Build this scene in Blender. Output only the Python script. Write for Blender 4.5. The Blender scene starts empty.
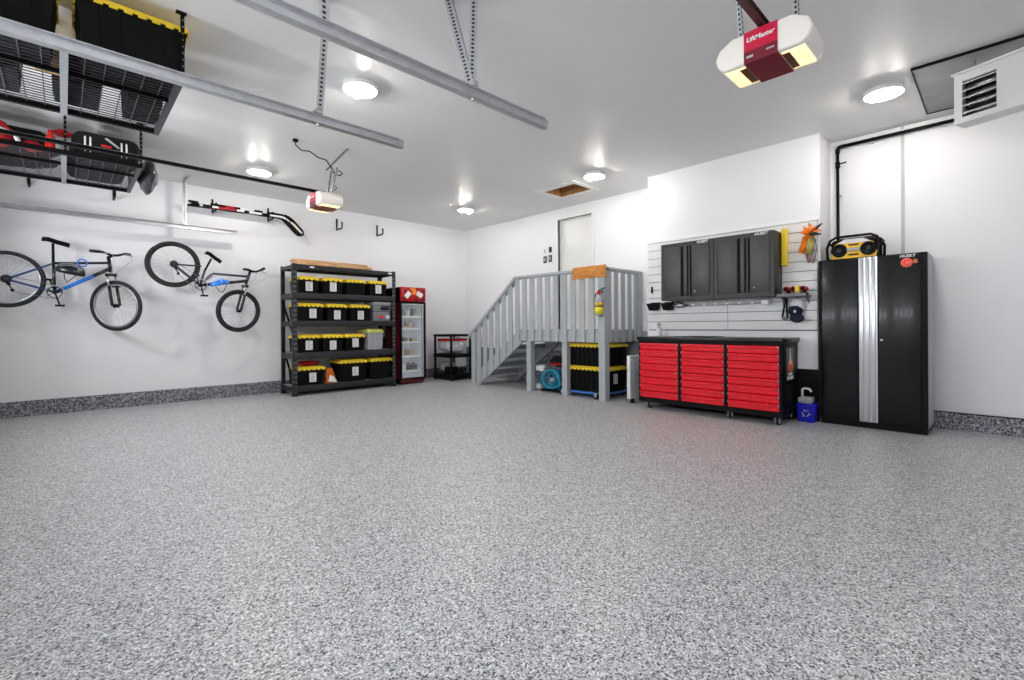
import bpy, bmesh, math, random
from mathutils import Vector, Matrix
random.seed(7)
SC = bpy.context.scene
COL = SC.collection
PI = math.pi

# ------------------------------------------------------------------ camera
F, YAW, CY, ROLL, EYE = 469.0, 0.808, 325.74, -0.006, 1.10
cd = bpy.data.cameras.new('camera')
cam = bpy.data.objects.new('camera', cd); COL.objects.link(cam)
cd.sensor_width = 36.0; cd.sensor_fit = 'HORIZONTAL'
cd.lens = F * 36.0 / 1024.0
cd.shift_y = -(340.0 - CY) / 1024.0
cd.clip_start = 0.02; cd.clip_end = 100
_r = Vector((math.sin(YAW), -math.cos(YAW), 0)); _f = Vector((math.cos(YAW), math.sin(YAW), 0)); _u = Vector((0, 0, 1))
_c, _s = math.cos(ROLL), math.sin(ROLL)
_right = _r * _c + _u * _s
_up = _u * _c - _r * _s
cam.matrix_world = Matrix(((_right.x, _up.x, -_f.x, 0), (_right.y, _up.y, -_f.y, 0), (_right.z, _up.z, -_f.z, EYE), (0, 0, 0, 1)))
SC.camera = cam

# ------------------------------------------------------------------ world, exposure, added daylight lamps
W = bpy.data.worlds.new('world'); SC.world = W; W.use_nodes = True
W.node_tree.nodes['Background'].inputs[0].default_value = (0.75, 0.85, 1.0, 1)
W.node_tree.nodes['Background'].inputs[1].default_value = 1.0
SC.view_settings.view_transform = 'Standard'
SC.view_settings.look = 'None'
SC.view_settings.exposure = 1.98
SC.view_settings.gamma = 1.0
SC.view_settings.use_curve_mapping = False
SC.cycles.use_denoising = True
SC.cycles.max_bounces = 10
SC.cycles.diffuse_bounces = 6
SC.cycles.sample_clamp_indirect = 8.0
SC.cycles.caustics_reflective = False
SC.cycles.caustics_refractive = False
BULB = 112.0           # radiance of a bulb
DAY = 10.0             # watts of each lamp added behind the unseen garage door windows

def daylight(y, z):  # area lamp added behind the assumed, unseen door windows for even light
    l = bpy.data.lights.new('window_daylight', 'AREA'); l.energy = DAY * (0.75 if y < 2.4 else 1.0); l.color = (0.93, 0.965, 1.0)
    l.shape = 'RECTANGLE'; l.size = 0.62; l.size_y = 0.34
    o = bpy.data.objects.new('window_daylight', l); COL.objects.link(o)
    o.location = (-0.86, y, z); o.rotation_euler = (0, -PI / 2, 0)
ADDED_WIN_Y = [(-0.45 + 0.70 * (k + 0.5)) for k in range(4)] + [(3.35 + 0.80 * (k + 0.5)) for k in range(5)]
ADDED_WIN_Z = 2.12
for y in ADDED_WIN_Y: daylight(y, ADDED_WIN_Z)

# ------------------------------------------------------------------ helpers
def lin(c):
    return tuple(((x / 255) / 12.92 if x / 255 <= 0.04045 else ((x / 255 + 0.055) / 1.055) ** 2.4) for x in c) + (1,)

def mat(name, col, rough=0.5, metal=0.0, var=0.0, scale=8.0, bump=0.0, emit=0.0, ecol=None, trans=0.0, alpha=1.0, coat=0.0, spec=0.5, ior=1.45):
    m = bpy.data.materials.new(name); m.use_nodes = True
    nt = m.node_tree; b = nt.nodes['Principled BSDF']
    c = lin(col)
    b.inputs['Base Color'].default_value = c
    b.inputs['Roughness'].default_value = rough; b.inputs['Metallic'].default_value = metal
    b.inputs['Specular IOR Level'].default_value = spec; b.inputs['IOR'].default_value = ior
    b.inputs['Coat Weight'].default_value = coat; b.inputs['Coat Roughness'].default_value = 0.12
    b.inputs['Transmission Weight'].default_value = trans; b.inputs['Alpha'].default_value = alpha
    if emit:
        b.inputs['Emission Color'].default_value = lin(ecol or col); b.inputs['Emission Strength'].default_value = emit
    if var or bump:
        tc = nt.nodes.new('ShaderNodeTexCoord'); nz = nt.nodes.new('ShaderNodeTexNoise')
        nz.inputs['Scale'].default_value = scale; nz.inputs['Detail'].default_value = 4
        nt.links.new(tc.outputs['Object'], nz.inputs['Vector'])
        if var:
            mp = nt.nodes.new('ShaderNodeMapRange'); mp.inputs[1].default_value = 0.25; mp.inputs[2].default_value = 0.75
            mp.inputs[3].default_value = 1 - var; mp.inputs[4].default_value = 1 + var
            nt.links.new(nz.outputs[0], mp.inputs[0])
            mx = nt.nodes.new('ShaderNodeMix'); mx.data_type = 'RGBA'; mx.blend_type = 'MULTIPLY'; mx.inputs[0].default_value = 1
            mx.inputs[6].default_value = c; nt.links.new(mp.outputs[0], mx.inputs[7])
            nt.links.new(mx.outputs[2], b.inputs['Base Color'])
        if bump:
            bp = nt.nodes.new('ShaderNodeBump'); bp.inputs['Strength'].default_value = bump; bp.inputs['Distance'].default_value = 0.01
            nt.links.new(nz.outputs[0], bp.inputs['Height']); nt.links.new(bp.outputs[0], b.inputs['Normal'])
    return m

def flake(name, stops, scale, rough, coat=0.0, bump=0.0):
    m = bpy.data.materials.new(name); m.use_nodes = True
    nt = m.node_tree; b = nt.nodes['Principled BSDF']; N = nt.nodes.new; L = nt.links.new
    tc = N('ShaderNodeTexCoord'); vo = N('ShaderNodeTexVoronoi'); vo.inputs['Scale'].default_value = scale
    L(tc.outputs['Object'], vo.inputs['Vector'])
    sp = N('ShaderNodeSeparateColor'); L(vo.outputs['Color'], sp.inputs[0])
    rp = N('ShaderNodeValToRGB'); rp.color_ramp.interpolation = 'CONSTANT'
    el = rp.color_ramp.elements
    while len(el) < len(stops): el.new(0.5)
    for e, (p, c) in zip(el, stops): e.position = p; e.color = lin(c)
    L(sp.outputs[0], rp.inputs[0]); L(rp.outputs[0], b.inputs['Base Color'])
    b.inputs['Roughness'].default_value = rough; b.inputs['Coat Weight'].default_value = coat; b.inputs['Coat Roughness'].default_value = 0.24
    if bump:
        bp = N('ShaderNodeBump'); bp.inputs['Strength'].default_value = bump; bp.inputs['Distance'].default_value = 0.002
        L(sp.outputs[1], bp.inputs['Height']); L(bp.outputs[0], b.inputs['Normal'])
    return m

def wood(name, c1, c2, scale=6.0, rough=0.6, axis=(1, 1, 8)):
    m = bpy.data.materials.new(name); m.use_nodes = True
    nt = m.node_tree; b = nt.nodes['Principled BSDF']; N = nt.nodes.new; L = nt.links.new
    tc = N('ShaderNodeTexCoord'); mp = N('ShaderNodeMapping'); mp.inputs['Scale'].default_value = axis
    nz = N('ShaderNodeTexNoise'); nz.inputs['Scale'].default_value = scale; nz.inputs['Detail'].default_value = 6
    rp = N('ShaderNodeValToRGB'); rp.color_ramp.elements[0].position = 0.3; rp.color_ramp.elements[1].position = 0.7
    rp.color_ramp.elements[0].color = lin(c1); rp.color_ramp.elements[1].color = lin(c2)
    L(tc.outputs['Object'], mp.inputs[0]); L(mp.outputs[0], nz.inputs['Vector']); L(nz.outputs[0], rp.inputs[0]); L(rp.outputs[0], b.inputs['Base Color'])
    b.inputs['Roughness'].default_value = rough
    return m

class MB:
    """collects shapes and links them as one mesh object"""
    def __init__(s): s.v = []; s.f = []; s.m = []; s.s = []
    def add(s, vs, fs, mi=0, smooth=False, M=None):
        o = len(s.v)
        s.v += [tuple((M @ Vector(v)) if M else v) for v in vs]
        for f in fs: s.f.append(tuple(i + o for i in f)); s.m.append(mi); s.s.append(smooth)
        return s
    def frus(s, a, za, b, zb, mi=0):
        (x0, x1, y0, y1), (X0, X1, Y0, Y1) = a, b
        return s.add([(x0, y0, za), (x1, y0, za), (x1, y1, za), (x0, y1, za), (X0, Y0, zb), (X1, Y0, zb), (X1, Y1, zb), (X0, Y1, zb)],
              [(3, 2, 1, 0), (4, 5, 6, 7), (0, 1, 5, 4), (1, 2, 6, 5), (2, 3, 7, 6), (3, 0, 4, 7)], mi)
    def box(s, x0, x1, y0, y1, z0, z1, mi=0, bev=0.0, M=None, seg=2):
        if x0 > x1: x0, x1 = x1, x0
        if y0 > y1: y0, y1 = y1, y0
        if z0 > z1: z0, z1 = z1, z0
        if not bev:
            return s.add([(x0, y0, z0), (x1, y0, z0), (x1, y1, z0), (x0, y1, z0), (x0, y0, z1), (x1, y0, z1), (x1, y1, z1), (x0, y1, z1)],
              [(3, 2, 1, 0), (4, 5, 6, 7), (0, 1, 5, 4), (1, 2, 6, 5), (2, 3, 7, 6), (3, 0, 4, 7)], mi, False, M)
        bm = bmesh.new(); bmesh.ops.create_cube(bm, size=1)
        for v in bm.verts: v.co = Vector(((x0 + x1) / 2 + v.co.x * (x1 - x0), (y0 + y1) / 2 + v.co.y * (y1 - y0), (z0 + z1) / 2 + v.co.z * (z1 - z0)))
        bmesh.ops.bevel(bm, geom=list(bm.edges), offset=min(bev, 0.49 * min(x1 - x0, y1 - y0, z1 - z0)), segments=seg, affect='EDGES', profile=0.5)
        return s.bm(bm, mi, True, M)
    def bm(s, bm, mi=0, smooth=False, M=None):
        bm.verts.index_update()
        s.add([v.co.copy() for v in bm.verts], [[v.index for v in f.verts] for f in bm.faces], mi, smooth, M); bm.free(); return s
    def bar(s, p0, p1, w, h, mi=0, up=(0, 0, 1)):
        p0, p1 = Vector(p0), Vector(p1); d = (p1 - p0); L = d.length; d.normalize(); up = Vector(up)
        if abs(d.dot(up)) > 0.99: up = Vector((0, 1, 0)) if abs(d.y) < 0.9 else Vector((1, 0, 0))
        a = d.cross(up).normalized(); b = a.cross(d)
        vs = [p + a * (w / 2 * i) + b * (h / 2 * j) for p in (p0, p1) for i, j in ((-1, -1), (1, -1), (1, 1), (-1, 1))]
        return s.add(vs, [(0, 1, 2, 3), (7, 6, 5, 4), (0, 4, 5, 1), (1, 5, 6, 2), (2, 6, 7, 3), (3, 7, 4, 0)], mi)
    def cyl(s, p0, p1, r, r2=None, n=12, mi=0, cap=True):
        return s.tube([p0, p1], r if r2 is None else [r, r2], n, mi, cap)
    def tube(s, pts, r, n=8, mi=0, cap=True, closed=False):
        P = [Vector(p) for p in pts]; k = len(P)
        R = r if isinstance(r, (list, tuple)) else [r] * k
        T = []
        for i in range(k):
            if closed: t = P[(i + 1) % k] - P[i - 1]
            else: t = P[min(i + 1, k - 1)] - P[max(i - 1, 0)]
            T.append(t.normalized())
        a = T[0].orthogonal().normalized(); vs = []
        for i in range(k):
            a = (a - T[i] * a.dot(T[i]))
            if a.length < 1e-6: a = T[i].orthogonal()
            a.normalize(); b = T[i].cross(a)
            for j in range(n):
                t = 2 * PI * j / n; vs.append(P[i] + (a * math.cos(t) + b * math.sin(t)) * R[i])
        fs = []
        for i in range(k if closed else k - 1):
            for j in range(n):
                q = (i + 1) % k
                fs.append((i * n + j, i * n + (j + 1) % n, q * n + (j + 1) % n, q * n + j))
        s.add(vs, fs, mi, True)
        if cap and not closed:
            s.add(vs[:n], [tuple(range(n))[::-1]], mi); s.add(vs[-n:], [tuple(range(n))], mi)
        return s
    def lathe(s, prof, c=(0, 0, 0), axis=(0, 0, 1), n=20, mi=0, smooth=True):
        ax = Vector(axis).normalized(); a = ax.orthogonal().normalized(); b = ax.cross(a); c = Vector(c); vs = []
        for r, z in prof:
            for j in range(n):
                t = 2 * PI * j / n; vs.append(c + ax * z + (a * math.cos(t) + b * math.sin(t)) * r)
        fs = [(i * n + j, i * n + (j + 1) % n, (i + 1) * n + (j + 1) % n, (i + 1) * n + j) for i in range(len(prof) - 1) for j in range(n)]
        s.add(vs, fs, mi, smooth)
        if prof[0] == prof[-1]: return s
        if prof[0][0] > 1e-4: s.add(vs[:n], [tuple(range(n))[::-1]], mi)
        if prof[-1][0] > 1e-4: s.add(vs[-n:], [tuple(range(n))], mi)
        return s
    def ring(s, c, axis, R, r, n=40, m=8, mi=0, sy=1.0):
        ax = Vector(axis).normalized(); a = ax.orthogonal().normalized(); b = ax.cross(a); c = Vector(c)
        return s.tube([c + (a * math.cos(2 * PI * i / n) + b * math.sin(2 * PI * i / n)) * R for i in range(n)], r, m, mi, closed=True)
    def prism(s, poly, h0, h1, plane='xy', mi=0, M=None):
        k = len(poly)
        mp = {'xy': lambda u, v, h: (u, v, h), 'xz': lambda u, v, h: (u, h, v), 'yz': lambda u, v, h: (h, u, v)}[plane]
        vs = [mp(u, v, h0) for u, v in poly] + [mp(u, v, h1) for u, v in poly]
        fs = [tuple(range(k))[::-1], tuple(range(k, 2 * k))] + [(i, (i + 1) % k, k + (i + 1) % k, k + i) for i in range(k)]
        return s.add(vs, fs, mi, False, M)
    def ball(s, c, r, sc=(1, 1, 1), mi=0, sub=2, jit=0.0, seed=0, M=None):
        bm = bmesh.new(); bmesh.ops.create_icosphere(bm, subdivisions=sub, radius=1)
        rnd = random.Random(seed); ph = [rnd.uniform(0, 6.28) for _ in range(6)]
        for v in bm.verts:
            p = v.co; d = 1
            if jit: d += jit * (math.sin(5 * p.x + ph[0]) + math.sin(6 * p.y + ph[1]) + math.sin(7 * p.z + ph[2]) + 0.6 * math.sin(13 * p.x + 9 * p.y + ph[3]) + 0.6 * math.sin(11 * p.z - 12 * p.y + ph[4]))
            v.co = Vector((c[0] + p.x * r * sc[0] * d, c[1] + p.y * r * sc[1] * d, c[2] + p.z * r * sc[2] * d))
        return s.bm(bm, mi, True, M)
    def text(s, body, size, M, mi=0, depth=0.002, shear=0.0, bold=0.0):
        cu = bpy.data.curves.new('lettering', 'FONT'); cu.body = body; cu.size = size; cu.extrude = depth / 2; cu.align_x = 'CENTER'; cu.align_y = 'CENTER'
        cu.shear = shear; cu.offset = bold; cu.resolution_u = 2
        o = bpy.data.objects.new('lettering', cu); COL.objects.link(o)
        me = bpy.data.meshes.new_from_object(o.evaluated_get(bpy.context.evaluated_depsgraph_get()))
        s.add([v.co.copy() for v in me.vertices], [list(p.vertices) for p in me.polygons], mi, False, M)
        bpy.data.objects.remove(o); bpy.data.curves.remove(cu); bpy.data.meshes.remove(me); return s
    def build(s, name, mats, parent=None, local=False):
        me = bpy.data.meshes.new(name)
        off = Vector((0, 0, 0))
        if parent is not None and not local:
            p = parent
            while p is not None: off = off + p.location; p = p.parent
        me.from_pydata([tuple(Vector(v) - off) for v in s.v], [], s.f)
        if not isinstance(mats, (list, tuple)): mats = [mats]
        for m in mats: me.materials.append(m)
        me.polygons.foreach_set('material_index', s.m); me.polygons.foreach_set('use_smooth', s.s)
        me.update()
        bm = bmesh.new(); bm.from_mesh(me); bmesh.ops.remove_doubles(bm, verts=bm.verts, dist=1e-6); bmesh.ops.recalc_face_normals(bm, faces=bm.faces); bm.to_mesh(me); bm.free()
        o = bpy.data.objects.new(name, me); COL.objects.link(o)
        if parent is not None: o.parent = parent
        return o

def thing(name, label, cat, loc=(0, 0, 0), rz=0, group=None):
    o = bpy.data.objects.new(name, None); COL.objects.link(o); o.empty_display_size = 0.1
    o.location = loc; o.rotation_euler = (0, 0, rz)
    return tag(o, label, cat, group)
def tag(o, label, cat, group=None):
    o['label'] = label; o['category'] = cat
    if group: o['group'] = group
    return o
def struct(o): o['kind'] = 'structure'; return o
def dup(o, parent=None):
    c = o.copy(); COL.objects.link(c)
    if parent is not None: c.parent = parent; c.matrix_parent_inverse = o.matrix_parent_inverse
    for ch in o.children: dup(ch, c)
    return c
def base(mb, name, mats, label, cat, loc, group=None):
    """a thing that is a single mesh, authored in world coordinates, its origin at loc"""
    mb.v = [tuple(Vector(v) - Vector(loc)) for v in mb.v]
    o = mb.build(name, mats); o.location = loc
    return tag(o, label, cat, group)
def face_m(origin, xdir, ydir):
    """matrix that lays lettering on a face: local x -> xdir, y -> ydir"""
    x = Vector(xdir).normalized(); y = Vector(ydir).normalized(); z = x.cross(y); o = Vector(origin)
    return Matrix(((x.x, y.x, z.x, o.x), (x.y, y.y, z.y, o.y), (x.z, y.z, z.z, o.z), (0, 0, 0, 1)))

# ------------------------------------------------------------------ materials
M = {}
M['wall'] = mat('wall_paint', (234, 234, 237), 0.45, bump=0.02, scale=60)
M['ceil'] = mat('ceiling_paint', (224, 224, 223), 0.42, spec=0.4)
M['trim'] = mat('trim_white', (232, 232, 230), 0.35)
M['seam'] = mat('seam_grey', (186, 187, 190), 0.5)
M['floor'] = flake('floor_flake', [(0, (66, 67, 70)), (0.13, (132, 133, 136)), (0.30, (176, 177, 179)), (0.60, (202, 203, 204)), (0.86, (236, 237, 238))], 165, 0.43, 0.1)
M['curb'] = flake('curb_flake', [(0, (40, 41, 48)), (0.22, (92, 93, 101)), (0.52, (132, 133, 141)), (0.80, (178, 180, 187))], 95, 0.35, 0.3)
M['concrete'] = mat('grey_concrete', (160, 160, 172), 0.6, var=0.08)
M['black'] = mat('black_plastic', (5, 5, 6), 0.5, spec=0.2)
M['black_soft'] = mat('black_cloth', (10, 10, 11), 0.85, var=0.3, scale=30)
M['black_gloss'] = mat('black_gloss', (7, 8, 11), 0.3, var=0.3, scale=3, coat=0.12, spec=0.35)
M['rackm'] = mat('rack_steel', (40, 42, 46), 0.45, 0.2)
M['yellow'] = mat('yellow_plastic', (246, 214, 52), 0.4)
M['yellow_pale'] = mat('yellow_pale', (224, 226, 110), 0.45)
M['paper'] = mat('paper', (232, 232, 232), 0.7)
M['ink'] = mat('ink', (110, 110, 112), 0.7)
M['red'] = mat('red_enamel', (235, 16, 40), 0.34, coat=0.25)
M['red_dark'] = mat('dark_red', (104, 14, 30), 0.4)
M['redcloth'] = mat('red_cloth', (186, 22, 28), 0.7, var=0.15, scale=20)
M['opred'] = mat('opener_red', (196, 24, 62), 0.3)
M['opreddark'] = mat('opener_dark_red', (112, 14, 34), 0.3)
M['opwhite'] = mat('opener_white', (238, 232, 224), 0.4)
M['lens'] = mat('lamp_lens', (250, 226, 180), 0.3, emit=0.36, ecol=(255, 216, 150))
M['burn'] = mat('scorched_plastic', (92, 50, 16), 0.5, var=0.5, scale=25)
M['galv'] = mat('galvanised_steel', (206, 207, 210), 0.3, 0.85, var=0.10, scale=22)
M['slot'] = mat('post_slot', (128, 130, 134), 0.6)
M['hole'] = mat('punched_hole', (46, 46, 48), 0.7)
M['chrome'] = mat('chrome', (215, 216, 220), 0.18, 1.0)
M['silver'] = mat('brushed_aluminium', (206, 207, 210), 0.28, 0.9)
M['white'] = mat('white_plastic', (236, 236, 236), 0.4)
M['grey'] = mat('grey_plastic', (122, 124, 128), 0.45)
M['ltgrey'] = mat('light_grey_plastic', (172, 174, 178), 0.4)
M['deck'] = mat('deck_stain', (178, 183, 186), 0.62, var=0.05, scale=14)
M['tread'] = flake('tread_flake', [(0, (120, 122, 126)), (0.3, (160, 162, 166)), (0.7, (190, 192, 194))], 70, 0.5)
M['treadw'] = mat('tread_white', (226, 227, 229), 0.5)  # whitened to stand in for light that does not reach the treads
M['slat'] = mat('slatwall_grey', (228, 228, 228), 0.32)
M['groove'] = mat('slat_groove', (92, 92, 94), 0.6)
M['cab'] = mat('charcoal_cabinet', (66, 66, 64), 0.4, var=0.04)
M['cabdark'] = mat('charcoal_dark', (5, 5, 5), 0.6, spec=0.2)
M['cabframe'] = mat('charcoal_frame', (36, 36, 36), 0.42)
M['plank'] = wood('knotty_plank', (168, 98, 34), (234, 158, 70), 5, 0.6, (1, 1.5, 9))
M['board'] = wood('pale_board', (188, 140, 92), (222, 182, 136), 5, 0.6, (1.5, 6, 6))
M['osb'] = wood('strand_board', (134, 90, 44), (190, 140, 84), 22, 0.7, (1, 1, 1))
M['rubber'] = mat('tyre_rubber', (36, 36, 38), 0.75)
M['rim'] = mat('rim_alloy', (186, 188, 192), 0.3, 0.8)
M['rimdark'] = mat('rim_black', (40, 40, 42), 0.4, 0.3)
M['blue'] = mat('bike_blue', (30, 120, 220), 0.3, coat=0.4)
M['bikedkblue'] = mat('bike_dark_blue', (20, 66, 128), 0.3, coat=0.4)
M['bikeblack'] = mat('bike_black', (20, 22, 28), 0.3, coat=0.4)
M['bikegrey'] = mat('bike_graphite', (62, 64, 76), 0.3, 0.4, coat=0.3)
M['glass'] = mat('clear_glass', (235, 240, 242), 0.03, alpha=0.10, spec=0.4)
M['clear'] = mat('clear_plastic', (214, 218, 222), 0.25, alpha=0.45)
M['navy'] = mat('navy_cloth', (24, 26, 52), 0.8)
M['orange'] = mat('orange_plastic', (246, 128, 24), 0.4)
M['khaki'] = mat('khaki', (172, 160, 92), 0.6)
M['binblue'] = mat('bin_blue', (18, 22, 190), 0.35)
M['dollyblue'] = mat('dolly_blue', (70, 120, 205), 0.4)
M['hoseblue'] = mat('hose_blue', (24, 130, 176), 0.4)
M['teal'] = mat('hose_teal', (60, 176, 200), 0.4)
M['cardboard'] = mat('cardboard', (196, 176, 152), 0.8)
M['green'] = mat('green_carton', (30, 150, 100), 0.5)
M['pink'] = mat('pink_carton', (214, 130, 120), 0.5)
M['bulb'] = mat('bulb_glow', (255, 252, 245), 0.3, emit=BULB, ecol=(255, 249, 240))
M['radioy'] = mat('radio_yellow', (250, 196, 30), 0.4)
M['coral'] = mat('sticker_coral', (244, 106, 82), 0.5)
M['flame'] = mat('flame_orange', (236, 108, 48), 0.5)
M['berry'] = mat('berry', (96, 10, 24), .3)
M['bag'] = mat('orange_bag', (202, 98, 30), 0.4, var=0.25, scale=18)
M['brown'] = mat('brown_box', (176, 140, 92), 0.7)
M['cab_fr_in'] = mat('fridge_liner', (206, 212, 218), 0.4, emit=0.02, ecol=(235, 242, 255))  # faint glow put into the liner to brighten the inside, no lamp there

# ------------------------------------------------------------------ the room
XL, XR, XB, YB, YF, H = -0.75, 6.65, 6.18, 8.47, -1.0, 3.257
struct(MB().box(XL - .2, XR + .3, YF - .2, YB + .2, -0.1, 0).build('floor', M['floor']))
hx0, hx1, hy0, hy1 = 5.60, 6.05, 4.48, 5.10
c = MB()
for a in ((XL - .2, hx0, YF - .2, YB + .2), (hx1, XR + .3, YF - .2, YB + .2), (hx0, hx1, YF - .2, hy0), (hx0, hx1, hy1, YB + .2)):
    c.box(*a, H, H + 0.28)
struct(c.build('ceiling', M['ceil']))
struct(MB().box(XL - .2, XR + .2, YB, YB + .15, 0, H).build('wall_left', M['wall']))
DY0, DY1, DZ0, DZ1 = 4.93, 5.70, 1.03, 3.05
w = MB()
w.box(XR, XR + .15, DY1, YB, 0, H).box(XR, XR + .15, 3.3, DY0, 0, H).box(XR, XR + .15, DY0, DY1, DZ1, H).box(XR, XR + .15, DY0, DY1, 0, DZ0)
struct(w.build('wall_back', M['wall']))
struct(MB().box(XB, XR + .15, 1.42, 3.575, 0, H).build('wall_chase', M['wall']))
struct(MB().box(XR, XR + .15, YF - .15, 1.42, 0, H).build('wall_right', M['wall']))
struct(MB().box(XL - .2, XR + .2, YF - .15, YF, 0, H).build('wall_near', M['wall']))
# garage door wall with two doors, unseen windows added in them for soft light
w = MB()
w.box(XL - .15, XL, YF, -0.45, 0, H).box(XL - .15, XL, 2.35, 3.35, 0, H).box(XL - .15, XL, 8.15, YB, 0, H).box(XL - .15, XL, -0.45, 2.35, 2.45, H).box(XL - .15, XL, 3.35, 8.15, 2.45, H)
struct(w.build('wall_front', M['wall']))
for k, (y0, y1, ws) in enumerate(((-0.45, 2.35, ADDED_WIN_Y[:4]), (3.35, 8.15, ADDED_WIN_Y[4:]))):
    d = MB()
    z0, z1 = ADDED_WIN_Z - .17, ADDED_WIN_Z + .17
    for (za, zb) in ((0, 0.60), (0.61, 1.21), (1.22, 1.82), (1.83, z0), (z1, 2.45)): d.box(XL - .08, XL - .03, y0, y1, za, zb)
    ys = [y0] + [q for y in ws for q in (y - .31, y + .31)] + [y1]
    for i in range(0, len(ys), 2): d.box(XL - .08, XL - .03, ys[i], ys[i + 1], z0, z1)
    struct(d.build('door_%d' % (k + 2), M['trim']))
    for i, y in enumerate(ws):
        struct(MB().box(XL - .07, XL - .06, y - .31, y + .31, z0, z1).build('window_%d' % (i + 1 + 4 * k), M['glass']))
# curbs and foundation
struct(MB().box(XL, XR, YB - .02, YB, 0, 0.195).build('baseboard_left', M['curb']))
struct(MB().box(XR - .02, XR, YF, 1.42, 0, 0.17).box(XR - .022, XR, YF, 1.42, 0.17, 0.18, 1).build('baseboard_right', [M['curb'], M['black']]))
struct(MB().box(XR - .02, XR, 3.575, YB - .02, 0, 0.63).build('baseboard_back', M['curb']))
struct(MB().box(XR - .012, XR, 3.575, 5.6, 0.63, 1.0).build('trim_5', M['concrete']))
struct(MB().box(XB - .012, XB, 1.43, 3.57, 0, 0.585).build('baseboard_chase', M['black']))
# house door with casing
d = MB().box(XR + .09, XR + .13, DY0 + .02, DY1 - .02, DZ0, DZ1 - .02).box(XR + .04, XR + .15, DY0, DY0 + .02, DZ0, DZ1).box(XR + .04, XR + .15, DY1 - .02, DY1, DZ0, DZ1).box(XR + .04, XR + .15, DY0, DY1, DZ1 - .02, DZ1)
d = struct(d.build('door_1', M['trim']))
MB().lathe([(0.0, 0), (.022, .004), (.03, .02), (.022, .04), (.01, .05)], (XR + .09, DY0 + .09, 1.95), (-1, 0, 0), 14).build('door_handle', M['chrome'], d)
t = MB().box(XR - .02, XR + .04, DY0 - .06, DY0, DZ0, DZ1 + .06).box(XR - .02, XR + .04, DY1, DY1 + .06, DZ0, DZ1 + .06).box(XR - .02, XR + .04, DY0, DY1, DZ1, DZ1 + .06)
struct(t.build('trim_1', M['trim']))
struct(MB().box(XR - .008, XR, 0.735, 0.765, 0.18, H).build('trim_2', M['seam']))
struct(MB().box(XB - .035, XB, 1.44, 3.57, 0.585, 1.02).build('trim_3', M['wall']))
struct(MB().box(XR - .05, XR - .002, 0.2, 1.40, 3.20, 3.215).build('trim_4', M['trim']))

# attic hatch
h = thing('attic_hatch', 'open attic hatch with bare wood inside a white ceiling frame', 'hatch', ((hx0 + hx1) / 2, (hy0 + hy1) / 2, H))
f = MB()
for a in ((hx0 - .14, hx0, hy0 - .08, hy1 + .08), (hx1, hx1 + .08, hy0 - .08, hy1 + .08), (hx0, hx1, hy0 - .08, hy0), (hx0, hx1, hy1, hy1 + .08)): f.box(*a, H - .012, H - .0005)
f.build('frame', M['trim'], h)
f = MB()
for a in ((hx0 - .01, hx0 + .008, hy0, hy1), (hx1 - .008, hx1 + .01, hy0, hy1), (hx0, hx1, hy0 - .01, hy0 + .008), (hx0, hx1, hy1 - .008, hy1 + .01)): f.box(*a, H - .004, H + .2)
f.build('curb_lining', M['osb'], h)
MB().box(hx0, hx1, hy0, hy1, H + .14, H + .16).build('hatch_panel', M['osb'], h)

# ------------------------------------------------------------------ ceiling lights
def light(x, y, ax, label):
    t = thing('ceiling_light', label, 'light', (x, y, H), 0, 'twin bulb ceiling lights')
    MB().lathe([(.0, -.001), (.145, -.001), (.150, -.052), (.144, -.052), (.136, -.012), (.0, -.012)], (x, y, H), n=32).build('dish', M['white'], t)
    MB().lathe([(.03, -.012), (.03, -.04), (.0, -.045)], (x, y, H), n=18).build('socket_block', M['white'], t)
    for s in (-1, 1):
        d = Vector((s, 0, -.12)) if ax == 'x' else Vector((0, s, -.12))
        p = d.normalized(); c = Vector((x, y, H - .046)) + p * .072
        MB().cyl(Vector((x, y, H - .040)) + p * .02, Vector((x, y, H - .046)) + p * .05, .02, n=14).build('socket', M['white'], t)
        MB().lathe([(.016, -.038), (.026, -.015), (.033, .004), (.033, .016), (.022, .034), (.0, .040)], c, p, 16).build('bulb', M['bulb'], t)
light(1.92, 3.95, 'y', 'round ceiling light seen between the two nearer galvanised door tracks')
light(1.935, 7.0, 'x', 'small twin bulb light above the far opener rail and hockey sticks')
light(5.32, 6.78, 'x', 'twin bulb ceiling light in front of the room corner above the stairs')
light(5.46, 4.0, 'y', 'twin bulb ceiling light beside the attic hatch')
light(5.47, 0.75, 'y', 'twin bulb ceiling light beside the heater shield plate')

# ------------------------------------------------------------------ unit heater, shield plate, gas pipe
hp = MB().box(5.20, 6.40, -0.75, 0.52, H - .012, H - .004).box(5.19, 5.20, -0.75, 0.53, H - .024, H - .001, 1).box(5.20, 6.40, .52, .53, H - .018, H - .001, 1).box(6.40, 6.41, -.75, .53, H - .018, H - .001, 1)
base(hp, 'heat_shield', [mat('shield_steel', (128, 132, 134), 0.4, 0.5, var=0.15, scale=5), M['black']], 'dark grey steel shield plate fixed flat on ceiling above the heater', 'plate', (5.8, -.1, H))
ang = math.radians(70)
ht = thing('unit_heater', 'white hanging unit heater with louvred front below the ceiling plate', 'heater', (5.33, 0.27, 2.735), ang + PI)
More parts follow.
